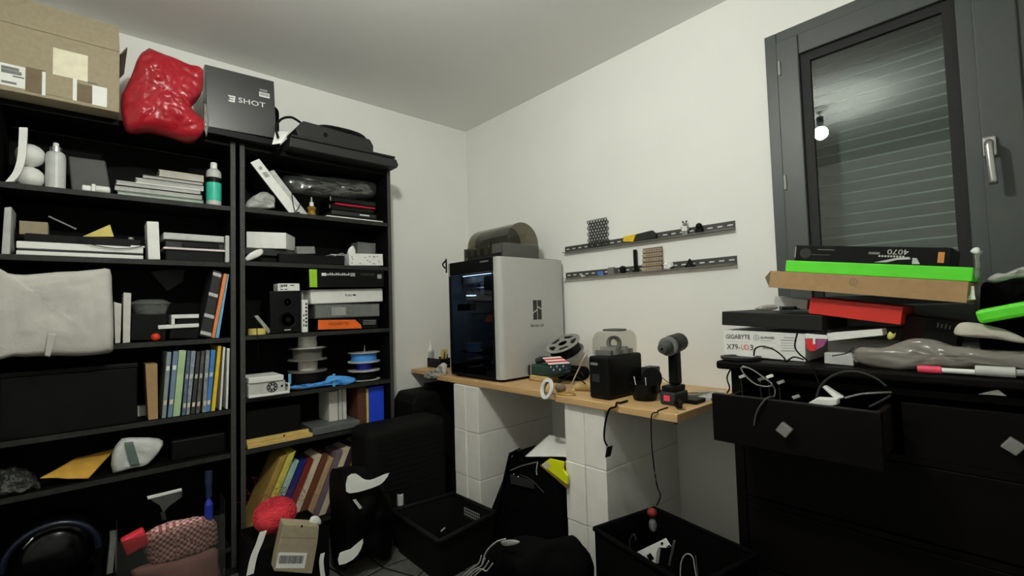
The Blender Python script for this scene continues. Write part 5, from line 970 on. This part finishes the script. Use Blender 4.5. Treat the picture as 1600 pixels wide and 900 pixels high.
poly('torn_tape', f, [(.56, .93), (.63, .78), (.70, .62), (.77, .56), (.78, .68), (.70, .74), (.64, .9)], 'light_grey', g, off=.001); poly('torn_tape', f, [(.79, .6), (.815, .62), (.835, .93), (.79, .95)], 'light_grey', g, off=.001)
patch('orange_tag', f, .93, .25, .965, .82, mat('tag_orange', (206, 140, 70), .6), g, th=.0015); patch('printed_line', f, .17, .24, .29, .28, 'mid_grey', g); patch('printed_line', f, .12, .56, .26, .60, 'dark_grey', g)
MB().lathe(f.at(.08, .5, .0004), [(.016, 0), (.016, .0006)], 20, f.n).build('printed_roundel', 'charcoal', g); patch('edge_wear', f, -.001, .1, .006, .8, 'grey', g)
# right hand heap
o, f = bslab('green_box', 1.62, (1522, 486), (1640, 464), (1534, 506), .14, 'green_bright', 'bright green box end sticking out of the right-hand heap', 'box', bev=.008)
MB().box((1.93, -.40, D), (2.07, .02, D+.165)).build('black_crate', 'black_soft', lab='black carton at the right edge under the heap of cables', cat='box', bev=.01)
blob('black_sack', 'X', 1.84, [(1534, 555), (1532, 462), (1538, 440), (1560, 440), (1600, 428), (1650, 430), (1650, 560), (1580, 562)], .05, .06, 'black_soft', lab='black sack on the heap behind the green box end', cat='sack', wr=.015, ws=20, clamp=lambda q: V((q.x, q.y, max(q.z, D))))
sheet('paper_twist', [hit('X', 1.70, 1522, 438), hit('X', 1.72, 1528, 436), hit('X', 1.72, 1531, 392), hit('X', 1.70, 1524, 394)], 'paper_grey', lab='twisted white paper strip rising beside the green flat box', cat='paper strip', wr=.006, ws=40)
blob('paper_tip', 'X', 1.70, [(1516, 393), (1522, 387), (1530, 387), (1531, 395), (1524, 397)], .006, .006, 'white_paper', lab='small white paper tip on top of the twisted strip', cat='paper', wr=.002)
cut('paper_tag', 'X', 1.67, [(1517, 447), (1522, 447), (1523, 462), (1525, 468), (1509, 469), (1516, 460)], .002, 'white_paper', lab='white paper tag at the right end of the long cardboard box', cat='tag')
blob('grey_mesh', 'X', 1.72, [(1542, 438), (1556, 428), (1572, 426), (1598, 417), (1640, 415), (1640, 430), (1590, 434), (1560, 440)], .012, .02, 'grey', lab='grey ribbed hose lying on the black sack', cat='hose', wr=.006, ws=50)
blob('foam_piece', 'X', 1.66, [(1491, 522), (1500, 505), (1530, 505), (1570, 515), (1604, 530), (1600, 536), (1560, 530), (1520, 527)], .02, .06, mat('foam_cream', (196, 192, 176), .9), lab='cream foam wedge on the bubble wrap', cat='foam', wr=.004)
blob('bubble_wrap', 'X', 1.655, [(1330, 545), (1340, 530), (1380, 528), (1410, 516), (1450, 514), (1490, 524), (1540, 530), (1600, 534), (1660, 536), (1660, 562), (1600, 562), (1500, 560), (1400, 562), (1350, 557)], .03, .09, 'bubble', z0=D, lab='long roll of translucent bubble wrap along the dresser front', cat='bubble wrap', wr=.014, ws=16, rings=12, k=4)
cut('white_card', 'X', 1.69, [(1292, 521), (1378, 514), (1380, 524), (1294, 533)], .06, 'white', lab='white folded card above the small white carton', cat='card')
tg = thing('gift_tag', 'white card with a red and purple rounded label on the motherboard carton', 'tag', hit('X', 1.665, 1275, 548))
cut('tag_card', 'X', 1.668, [(1258, 521), (1294, 524), (1293, 530), (1258, 529)], .003, 'white', tg); cut('red_half', 'X', 1.668, [(1258, 530), (1275, 530.5), (1275, 548), (1266, 549), (1260, 545)], .003, mat('tag_red', (222, 50, 52), .5), tg); cut('purple_half', 'X', 1.668, [(1275.3, 530.5), (1293, 531), (1287, 541), (1275.3, 547)], .003, mat('tag_purple', (160, 76, 124), .5), tg); cut('sticker', 'X', 1.6665, [(1270, 529), (1274, 529), (1274, 538), (1270, 538)], .001, 'white', tg)
bslab('small_box', 1.665, (1287, 540), (1333, 543), (1287, 557), .05, 'light_grey', 'small white carton right of the red and purple label', 'box', D)
blob('sweet_wrapper', 'X', 1.68, [(1386, 526), (1390, 518), (1396, 522), (1400, 520), (1398, 527), (1390, 531)], .006, .008, mat('wrapper', (206, 206, 110), .5), lab='small yellow-green wrapper above the bubble wrap', cat='wrapper', wr=.003)
mk = thing('marker', 'white marker pen with a pink cap along the dresser edge', 'marker', hit('X', 1.605, 1480, 570)); a = hit('X', 1.605, 1433, 566); b = hit('X', 1.605, 1470, 567)
MB().lathe((1.608, a.y, D+.0095), [(.009, 0), (.0095, .01), (.0095, a.y-b.y)], 16, (0, -1, 0)).build('cap', 'pink', mk); e = hit('X', 1.605, 1522, 568); MB().lathe((1.608, b.y-.0003, D+.0095), [(.0065, 0), (.0065, b.y-e.y)], 14, (0, -1, 0)).build('barrel', 'white', mk)
tb_ = thing('label_tube', 'white labelled plastic tube at the right of the dresser edge', 'tube', hit('X', 1.605, 1560, 574)); a = hit('X', 1.605, 1523, 570); b = hit('X', 1.605, 1586, 570); MB().lathe((1.612, a.y, D+.0135), [(.012, 0), (.0125, .003), (.0125, a.y-b.y)], 16, (0, -1, 0)).build('tube_body', 'light_grey', tb_); MB().lathe((1.612, b.y-.0003, D+.0135), [(.008, 0), (.008, .05)], 14, (0, -1, 0)).build('tube_neck', 'grey', tb_)
tr3 = thing('oval_tray', 'dark oval tray at the left end of the dresser top', 'tray', (1.66, .70, D)); MB().lathe((1.655, .675, D), [(.05, 0), (.062, .004), (.064, .012), (.058, .012), (.05, .006), (.001, .006)], 28).build('dish', 'charcoal', tr3)
cable('cable', [hit('X', 1.585, 1178, 556)]+H('X', 1.585, (1180, 545), (1192, 541), (1210, 547), (1224, 558), (1228, 566)), .0025, 'black', lab='black lead arching over the left of the dresser edge')
cable('cable', H('X', 1.64, (1246, 520), (1242, 540))+H('X', 1.585, (1248, 552), (1264, 566), (1274, 585))+H('X', 1.58, (1280, 600)), .0025, 'black', lab='black lead falling from the flat dark box into the drawer')
cable('cable', H('X', 1.585, (1228, 566), (1240, 558), (1256, 562)), .0025, 'black', lab='short black lead bowed over the dresser edge')
cable('cable', H('X', 1.63, (1300, 556), (1322, 552), (1334, 543)), .002, 'charcoal', lab='thin dark lead in front of the small white carton')
# --- in the open drawer
zd = .768
cable('cable', H('X', 1.50, (1160, 572), (1176, 578), (1196, 592), (1206, 600), (1200, 604), (1180, 600), (1164, 586), (1158, 575), (1166, 574)), .0024, 'mid_grey', lab='grey cable loop standing out of the open drawer')
cable('cable', H('X', 1.50, (1206, 600), (1211, 610))+[V((1.476, hit('X', 1.46, 1206, 622).y, .8935)), V((1.455, hit('X', 1.45, 1200, 628).y, .8935)), V((1.442, hit('X', 1.44, 1192, 634).y, .88))]+H('X', 1.441, (1182, 645), (1178, 665)), .0022, 'dark_grey', lab='grey cable drooping over the open drawer front')
cable('cable', H('X', 1.52, (1275, 625), (1281, 605), (1296, 590), (1320, 581), (1345, 582), (1370, 592), (1385, 604)), .003, 'charcoal', lab='dark cable arching high over the open drawer')
cable('cable', H('X', 1.52, (1320, 622), (1345, 616), (1370, 614))+H('X', 1.56, (1392, 613)), .003, 'mid_grey', lab='grey cable running right from the white charger')
cable('cable', H('X', 1.47, (1358, 636), (1378, 626), (1392, 618)), .003, 'charcoal', lab='dark cable at the right corner of the open drawer')
cable('cable', H('X', 1.61, (1142, 576), (1136, 590), (1140, 606), (1136, 614)), .0025, 'black', lab='black lead hanging at the left flank of the dresser')
wc = thing('charger', 'white flat charger lying in the open drawer', 'charger', hit('X', 1.52, 1300, 618))
pq = H('X', 1.52, (1284, 605), (1290, 604), (1318, 622), (1306, 625)); MB().prism(pq, (.03, .004, 0)).build('charger_body', 'white', wc, bev=.003); pq = H('X', 1.50, (1262, 630), (1276, 622), (1308, 624), (1308, 633), (1290, 636)); MB().prism(pq, (.03, 0, 0)).build('charger_plug', 'white', wc, bev=.003)
for k, (x, y, m_) in enumerate(((1203, 588, 'white'), (1160, 588, 'light_grey'), (1244, 620, 'grey'), (1220, 597, 'grey'), (1190, 592, 'mid_grey'))):
    p_ = hit('X', 1.52, x, y); cable('cable', [p_+V((.002, .0, -.004)), p_+V((.015, .01, -.02)), V((p_.x+.01, p_.y+.004, .815))], .0018, 'charcoal', lab=('dark lead under the white plug in the drawer loop', 'dark lead under the pale plug at the drawer left', 'dark lead under the grey plug mid drawer', 'dark lead under the grey plug right of the loop', 'dark lead under the dim plug in the loop')[k]); MB().obox(p_, V((.004, 0, 0)), V((0, .009, -.004)), V((0, .002, .004))).build('usb_plug', m_, lab=('white cable plug poking up in the drawer loop', 'pale plug at the left of the drawer', 'grey plug in the middle of the open drawer', 'grey plug right of the cable loop', 'dim grey plug inside the cable loop')[k], cat='plug', bev=.001)
MB().box((1.475, .31, zd), (1.60, .64, zd+.045)).build('cable_bundle', 'black_soft', lab='dark tangle of leads filling the open drawer', cat='cables', bev=.02, kind='stuff')
cut('paper_scrap', 'X', 1.618, [(1528, 616), (1548, 611), (1560, 609), (1573, 619), (1550, 617)], .002, 'white_paper', lab='white paper scrap caught above the closed right drawer', cat='paper', bev=0)
# ================================================================== UNDER THE BENCH AND ON THE FLOOR
# moulded case in the corner, ribbed case in front of it
c1_ = thing('tool_case', 'black moulded tool case standing in the room corner', 'case', (1.77, 2.70, 0))
MB().prism([V((1.46, 2.58, 0)), V((2.08, 2.58, 0)), V((2.08, 2.58, .66)), V((1.51, 2.58, .655)), V((1.475, 2.58, .60))], (0, .25, 0)).build('case_shell', 'charcoal_dk' if False else mat('case_black', (20, 20, 18), .7, spec=.08), c1_, bev=.02, seg=3); MB().box((1.62, 2.64, .662), (1.86, 2.70, .70)).build('handle', 'case_black', c1_, bev=.012); MB().box((1.54, 2.572, .50), (1.60, 2.5795, .57)).build('latch', 'black', c1_, bev=.003)
c2_ = thing('suitcase', 'black ribbed suitcase standing left of the block pillar', 'suitcase', (1.3, 2.40, 0))
MB().box((1.05, 2.30, .02), (1.545, 2.535, .562)).build('suitcase_shell', 'case_black', c2_, bev=.045, seg=5)
for k in range(11): MB().box((1.11, 2.2965, .20+k*.028), (1.50, 2.2995, .212+k*.028)).build('rib', 'case_black', c2_)
for x in (1.11, 1.5): MB().lathe((x, 2.40, .0), [(.018, 0), (.018, .0195)], 12).build('foot', 'black', c2_)
# black rubbish bag with scraps
blob('bin_bag', 'Y', 2.12, [(505, 745), (530, 735), (560, 728), (590, 745), (606, 775), (610, 830), (600, 872), (560, 868), (520, 895), (508, 850)], .12, .12, mat('bin_bag', (5, 5, 5), .5, spec=.08), z0=.004, lab='black bin bag slumped before the suitcase', cat='bag', wr=.03, ws=9, rings=12, clamp=lambda q: V((max(min(q.x, 1.065), .825), min(q.y, 2.28), max(q.z, .006))))
def scrap(name, pl, val, pts_, m, lab, cat, smooth=2, th=.0015): return cut(name, pl, val, pts_, th, m, None, lab, cat, smooth=smooth, bev=0)
scrap('paper_scrap', 'Y', 1.985, [(541, 768), (543, 745), (556, 740), (567, 748), (578, 750), (592, 745), (608, 739), (600, 752), (590, 759), (570, 766), (553, 770)], 'white_paper', 'torn white paper scrap on the black bin bag', 'paper')
scrap('paper_scrap', 'Y', 1.96, [(531, 864), (548, 858), (567, 842), (564, 858), (552, 874), (530, 883)], 'white_paper', 'curled white paper scrap low beside the bin bag', 'paper')
scrap('paper_scrap', 'Y', 1.98, [(551, 781), (556, 780), (566, 793), (562, 796)], 'light_grey', 'small pale paper bit under the torn scrap', 'paper', 0)
# open black crate in front of pillar
cr = thing('open_crate', 'low black open crate of oddments before the block pillar', 'crate', (1.27, 1.93, 0)); cz = .2
P_ = [V((1.10, 2.14, 0)), V((1.095, 1.72, 0)), V((1.44, 1.76, 0)), V((1.43, 2.10, 0))]; ctr = sum(P_, V())/4
for i in range(4):
    a_, b_ = P_[i], P_[(i+1) % 4]; ai, bi = ctr+(a_-ctr)*.955, ctr+(b_-ctr)*.955; sh_ = .88
    lo_ = lambda p_: ctr+(p_-ctr)*sh_
    MB().hexa([lo_(a_)+V((0, 0, .004)), lo_(b_)+V((0, 0, .004)), lo_(bi)+V((0, 0, .004)), lo_(ai)+V((0, 0, .004)), a_+V((0, 0, cz)), b_+V((0, 0, cz)), bi+V((0, 0, cz)), ai+V((0, 0, cz))]).build('crate_wall', 'case_black', cr)
    MB().tube([a_+V((0, 0, cz)), b_+V((0, 0, cz))], .011, 8, 0).build('crate_rim', 'case_black', cr, smooth=True)
MB().prism([ctr+(p_-ctr)*.86+V((0, 0, .0045)) for p_ in P_], (0, 0, .006)).build('crate_floor', 'black', cr)
mh = MB(); a_, b_ = ctr+(P_[2]-ctr)*.94, ctr+(P_[3]-ctr)*.94
for k in range(9): t_ = .3+.045*k; q = a_.lerp(b_, t_); mh.tube([q+V((-.004, 0, .09)), q+V((-.004, 0, .17))], .0012, 4, 0)
for k in range(6): mh.tube([a_.lerp(b_, .3)+V((-.004, 0, .09+.015*k)), a_.lerp(b_, .68)+V((-.004, 0, .09+.015*k))], .0012, 4, 0)
mh.build('mesh_panel', 'grey', cr)
for k, (x, y, dx_, dy_, m_, lab) in enumerate(((1.17, 1.90, .05, .01, 'grey', 'short grey rod at the front of the open crate'), (1.30, 2.02, .03, .012, 'light_grey', 'pale short rod at the back of the open crate'), (1.38, 1.92, .03, -.01, 'mid_grey', 'grey short rod at the right of the open crate'))): MB().tube([V((x, y, .075)), V((x+dx_, y+dy_, .078))], .004, 8, 0).build('rod', m_, lab=lab, cat='rod')
MB().prism([V((1.14, 1.80, .0112)), V((1.38, 1.82, .0112)), V((1.36, 2.05, .0112)), V((1.16, 2.06, .0112))], (0, 0, .058)).build('cable_heap', 'black_soft', lab='heap of black leads in the open crate', cat='cables', kind='stuff', bev=.02)
vb = thing('pill_bottle', 'small white-labelled bottle at the left end of the open crate', 'bottle', hit('Y', 2.14, 627, 786)); c = hit('Y', 2.16, 627, 780); MB().lathe((c.x, 2.17, c.z-.03), [(.016, 0), (.016, .05), (.012, .055)], 16).build('body', 'light_grey', vb); MB().lathe((c.x, 2.17, c.z+.0255), [(.0125, 0), (.0125, .014)], 14).build('cap', 'black', vb)
MB().box((c.x-.03, 2.155, 0), (c.x+.03, 2.2, c.z-.0305)).build('black_carton', 'black', lab='black carton under the small white-labelled bottle', cat='box')
# black bin with papers under the bench
bn = thing('waste_bin', 'tall black bin stuffed with papers between the block pillars', 'bin', (1.66, 1.70, 0))
f_pts = H('X', 1.54, (772, 845), (797, 716), (803, 707), (811, 703), (816, 726), (884, 724), (886, 845)); zmin = .002; f_pts[0] = V((1.54, 2.0, zmin)); f_pts[-1] = V((1.54, 1.42, zmin)); f_pts[-2] = V((1.54, 1.43, f_pts[-2].z)); yl = f_pts[0].y
f_pts = [V((p_.x, min(p_.y, 2.0), p_.z)) for p_ in f_pts]
MB().prism(f_pts, (.30, 0, 0)).build('bin_body', 'black_soft', bn, bev=.012, seg=3)
MB().tube(H('X', 1.532, (775, 812), (795, 720), (800, 709), (812, 703)), .009, 8).build('bin_rim', 'black_gloss', bn, smooth=True)
zt_ = f_pts[-2].z+.03
sheet('paper_sheet', [hit('X', 1.548, 821, 714), hit('X', 1.548, 884, 714), V((1.72, 1.44, zt_+.008)), V((1.72, 1.655, zt_+.008))], 'white_paper', lab='white paper sheets lying across the black bin', cat='paper', wr=.002, th=.005)
yb = thing('yellow_carton', 'neon yellow carton leaning in the black bin', 'box', hit('X', 1.52, 865, 755)); cut('carton', 'X', 1.525, [(846, 726), (858, 717), (880, 722), (879, 734), (886, 744), (886, 757)], .012, 'yellow_neon', yb); cut('carton_edge', 'X', 1.524, [(843, 727), (846, 727.5), (886, 759), (886, 764)], .012, 'olive', yb); cut('carton_label', 'X', 1.5235, [(847, 727), (854, 721), (860, 727), (853, 733)], .001, 'light_grey', yb)
for k, q in enumerate(([(798, 735), (815, 728), (838, 722)], [(840, 722), (838, 735), (839, 742)], [(812, 742), (830, 750), (850, 770)])): cable('cable', H('X', 1.528, *q), .0025, ('mid_grey', 'light_grey', 'charcoal')[k], lab=('grey lead across the mouth of the black bin', 'short pale lead end hanging in the black bin', 'dark lead trailing down the black bin')[k])
gm = thing('gadget', 'small black gadget with metal studs on the bin front', 'gadget', hit('X', 1.525, 815, 760)); cut('gadget_body', 'X', 1.528, [(797, 742), (832, 752), (834, 764), (798, 756)], .01, 'charcoal', gm)
for x, y in ((803, 741), (810, 745)): MB().ball(hit('X', 1.525, x, y), .005).build('stud', 'chrome', gm, smooth=True)
# black bag in the foreground with white leads
blob('duffel_bag', 'X', 1.22, [(742, 905), (752, 870), (775, 850), (800, 842), (840, 850), (880, 842), (905, 868), (915, 905), (900, 960), (760, 960)], .08, .15, 'black_soft', lab='black soft bag in the foreground below the bin', cat='bag', wr=.02, ws=10, rings=11, clamp=lambda q: V((q.x, q.y, max(q.z, .004))))
cable('cable', H('X', 1.13, (752, 885), (760, 862), (775, 847), (790, 842)), .0025, 'light_grey', lab='white lead curving over the foreground bag')
for k in range(4): cable('cable', H('X', 1.12, (724+k*5, 899+k), (735+k*6, 890), (748+k*4, 880+k*4), (752+k*6, 868+k*4)), .002, 'light_grey', lab=('leftmost', 'second', 'third', 'rightmost')[k]+' of four fanned white lead ends at the bottom', grp='fanned white leads')
blob('plastic_tag', 'X', 1.14, [(783, 846), (800, 843), (812, 846), (806, 851), (788, 853)], .004, .006, 'grey', lab='grey clip on top of the foreground bag', cat='clip')
# black fabric basket on the right
bk3 = thing('fabric_basket', 'black open fabric basket under the bench end', 'basket', (1.42, .83, 0)); bz = .395
Q = [V((1.31, 1.06, 0)), V((1.22, .66, 0)), V((1.52, .60, 0)), V((1.60, 1.0, 0))]; ctr = sum(Q, V())/4
for i in range(4):
    a_, b_ = Q[i], Q[(i+1) % 4]; ai, bi = ctr+(a_-ctr)*.96, ctr+(b_-ctr)*.96
    MB().hexa([a_+V((0, 0, .004)), b_+V((0, 0, .004)), bi+V((0, 0, .004)), ai+V((0, 0, .004)), a_+V((0, 0, bz)), b_+V((0, 0, bz)), bi+V((0, 0, bz)), ai+V((0, 0, bz))]).build('basket_wall', 'black_soft', bk3, bev=.004)
    MB().tube([a_+V((0, 0, bz)), b_+V((0, 0, bz))], .008, 8, 0).build('basket_hem', 'black_soft', bk3, smooth=True)
MB().prism([ctr+(p_-ctr)*.94+V((0, 0, .004)) for p_ in Q], (0, 0, .26)).build('basket_filling', 'black_matte', bk3)
ib = thing('io_shield', 'pale metal shield plate with cut-outs in the black basket', 'plate', hit('X', 1.36, 1015, 870))
fi = [(990, 865), (1030, 844), (1038, 842), (1048, 853), (1046, 857)]
cut('plate', 'X', 1.37, [(988, 866), (1040, 841), (1048, 854), (1040, 856), (1030, 855), (1026, 862), (1024, 880)], .003, 'white_paper', ib, bev=0); cut('plate_side', 'X', 1.372, [(1024, 881), (1027, 858), (1032, 856), (1029, 880)], .003, 'grey', ib, bev=0)
for q in ([(1010, 868), (1016, 864), (1022, 873), (1016, 877)], [(1032, 848), (1036, 847), (1036, 851), (1033, 852)], [(1040, 855), (1046, 851), (1048, 854)], [(994, 866), (997, 865), (996, 869)]): cut('cut_out', 'X', 1.3685, q, .001, 'black_matte', ib, bev=0)
MB().tube(H('X', 1.38, (1054, 845), (1046, 883)), .004, 8, 0).build('metal_tube', 'dark_grey', lab='dim metal tube standing right of the shield plate', cat='tube')
cable('cable', H('X', 1.40, (984, 862), (985, 843), (991, 835), (994, 845)), .003, 'charcoal', lab='dark lead loop left of the shield plate')
rb = thing('small_lamp', 'clear bulb with a red cap at the back of the basket', 'bulb', hit('X', 1.5, 1020, 825)); c = hit('X', 1.5, 1020, 820); MB().ball(c, .014, .014, .024).build('bulb_glass', 'plastic_clear', rb, smooth=True); MB().ball(hit('X', 1.5, 1019, 801), .018, .018, .016).build('red_cap', mat('dim_red', (120, 24, 20), .6), rb, smooth=True)
cable('cable', H('X', 1.18, (1063, 912), (1064, 880), (1072, 866), (1082, 870), (1086, 890), (1090, 912)), .0015, 'grey', lab='pale lead loop in the right foreground')
cable('cable', H('X', 1.18, (1087, 868), (1089, 890), (1092, 915)), .0014, 'dark_grey', lab='grey lead hanging beside the pale loop')
# left foreground: black box with yarn, barcode carton
ybx = thing('open_box', 'black open box below the leaning books', 'box', (.66, 2.3, 0)); xa, xb_, ya, yb_ = .50, .80, 2.16, 2.44; bz = .21
for A_, B_ in (((xa, ya, 0), (xb_, ya+.006, bz)), ((xa, yb_-.006, 0), (xb_, yb_, bz)), ((xa, ya+.0065, 0), (xa+.006, yb_-.0065, bz)), ((xb_-.006, ya+.0065, 0), (xb_, yb_-.0065, bz)), ((xa+.0065, ya+.0065, 0), (xb_-.0065, yb_-.0065, .19))): MB().box(A_, B_).build('box_wall', 'black', ybx)
yn = thing('yarn_ball', 'bright red ball of yarn on the black open box', 'yarn', (.615, 2.33, .212)); c = V((.615, 2.30, .285))
MB().ball(c, .088, .08, .070, 24, 14, .08, 22).build('yarn_core', 'red_yarn', yn, smooth=True); wrp = MB(); random.seed(3)
for k in range(46):
    ax_ = V((random.gauss(0, .5), random.gauss(.2, .6), random.gauss(.4, .8))).normalized(); tx = ax_.orthogonal().normalized(); ty = ax_.cross(tx); o3 = random.uniform(-.035, .035); r3 = math.sqrt(max(.0885**2-o3**2, .001))
    wrp.tube([c+V(((tx*math.cos(q)+ty*math.sin(q))*r3+ax_*o3))*1.0 for q in [i*2*math.pi/20 for i in range(21)]], .0016, 4, 0)
wrp.v = [c+V(((v_-c).x, (v_-c).y*.93, (v_-c).z*.84)) for v_ in wrp.v]; wrp.build('yarn_strand', 'red_yarn', yn, smooth=True, kind='stuff')
fz = MB()
for k in range(60):
    p_ = c+V((random.uniform(-.09, .13), random.uniform(-.06, .05), random.uniform(.03, .11))); d_ = [p_]
    for i in range(4): d_.append(d_[-1]+V((random.gauss(0, .02), random.gauss(0, .012), random.gauss(.004, .018))))
    fz.tube(d_, .0006, 3, 3)
fz.build('loose_fibre', mat('fibre', (110, 50, 50), .9), yn, kind='stuff')
bc_ = thing('barcode_carton', 'brown cardboard carton with a white barcode label leaning in front', 'box', hit('Y', 2.1, 465, 897))
q = H('Y', 2.10, (443, 819), (499, 822), (497, 845), (488, 897), (428, 893), (432, 870)); q[4].z = max(q[4].z, .03)
MB().prism(q, (.0, .045, .012)).build('carton', 'cardboard', bc_, bev=.004)
f = F(q[0], (q[1]-q[0]).normalized(), (q[4]-q[0]).normalized(), V((0, -1, 0)), (q[1]-q[0]).length, (q[4]-q[0]).length)
patch('barcode_label', f, .03, .60, .80, .93, 'white_paper', bc_, th=.001); patch('crease', f, .0, .275, .96, .285, 'cardboard_dark', bc_); patch('slot', f, .48, -.0, .53, .05, 'black', bc_)
random.seed(9); u = .07
while u < .72: w_ = random.uniform(.005, .016); patch('barcode_line', f, u, .66, u+w_, .83, 'charcoal', bc_, off=.0012); u += w_+random.uniform(.006, .014)
MB().box((.56, 2.106, 0), (.74, 2.15, .06)).build('black_block', 'black', lab='black block under the barcode carton', cat='block')
blob('tissue', 'Y', 2.13, [(484, 818), (486, 808), (495, 806), (501, 812), (500, 820)], .01, .01, 'white_paper', lab='white tissue scrap behind the barcode carton', cat='tissue', wr=.003)
def ribbon(name, pts_, wdt, lab):
    p_ = curve(pts_, 5); vs_ = []
    for q_ in p_: vs_ += [q_, q_+V((wdt, 0, 0)), q_+V((wdt, .003, 0)), q_+V((0, .003, 0))]
    n_ = len(p_); add(name, vs_, [(0, 1, 2, 3), tuple(4*(n_-1)+i for i in (3, 2, 1, 0))]+[(4*i+j, 4*i+(j+1) % 4, 4*i+4+(j+1) % 4, 4*i+4+j) for i in range(n_-1) for j in range(4)], 'white_paper', lab=lab, cat='strap')
ribbon('white_strap', H('Y', 2.14, (406, 832), (400, 850), (391, 872), (385, 900)), .026, 'white strap hanging left of the barcode carton'); ribbon('white_strap', H('Y', 2.09, (501, 866), (499, 878), (500, 892), (502, 905)), .018, 'white strap end right of the barcode carton')
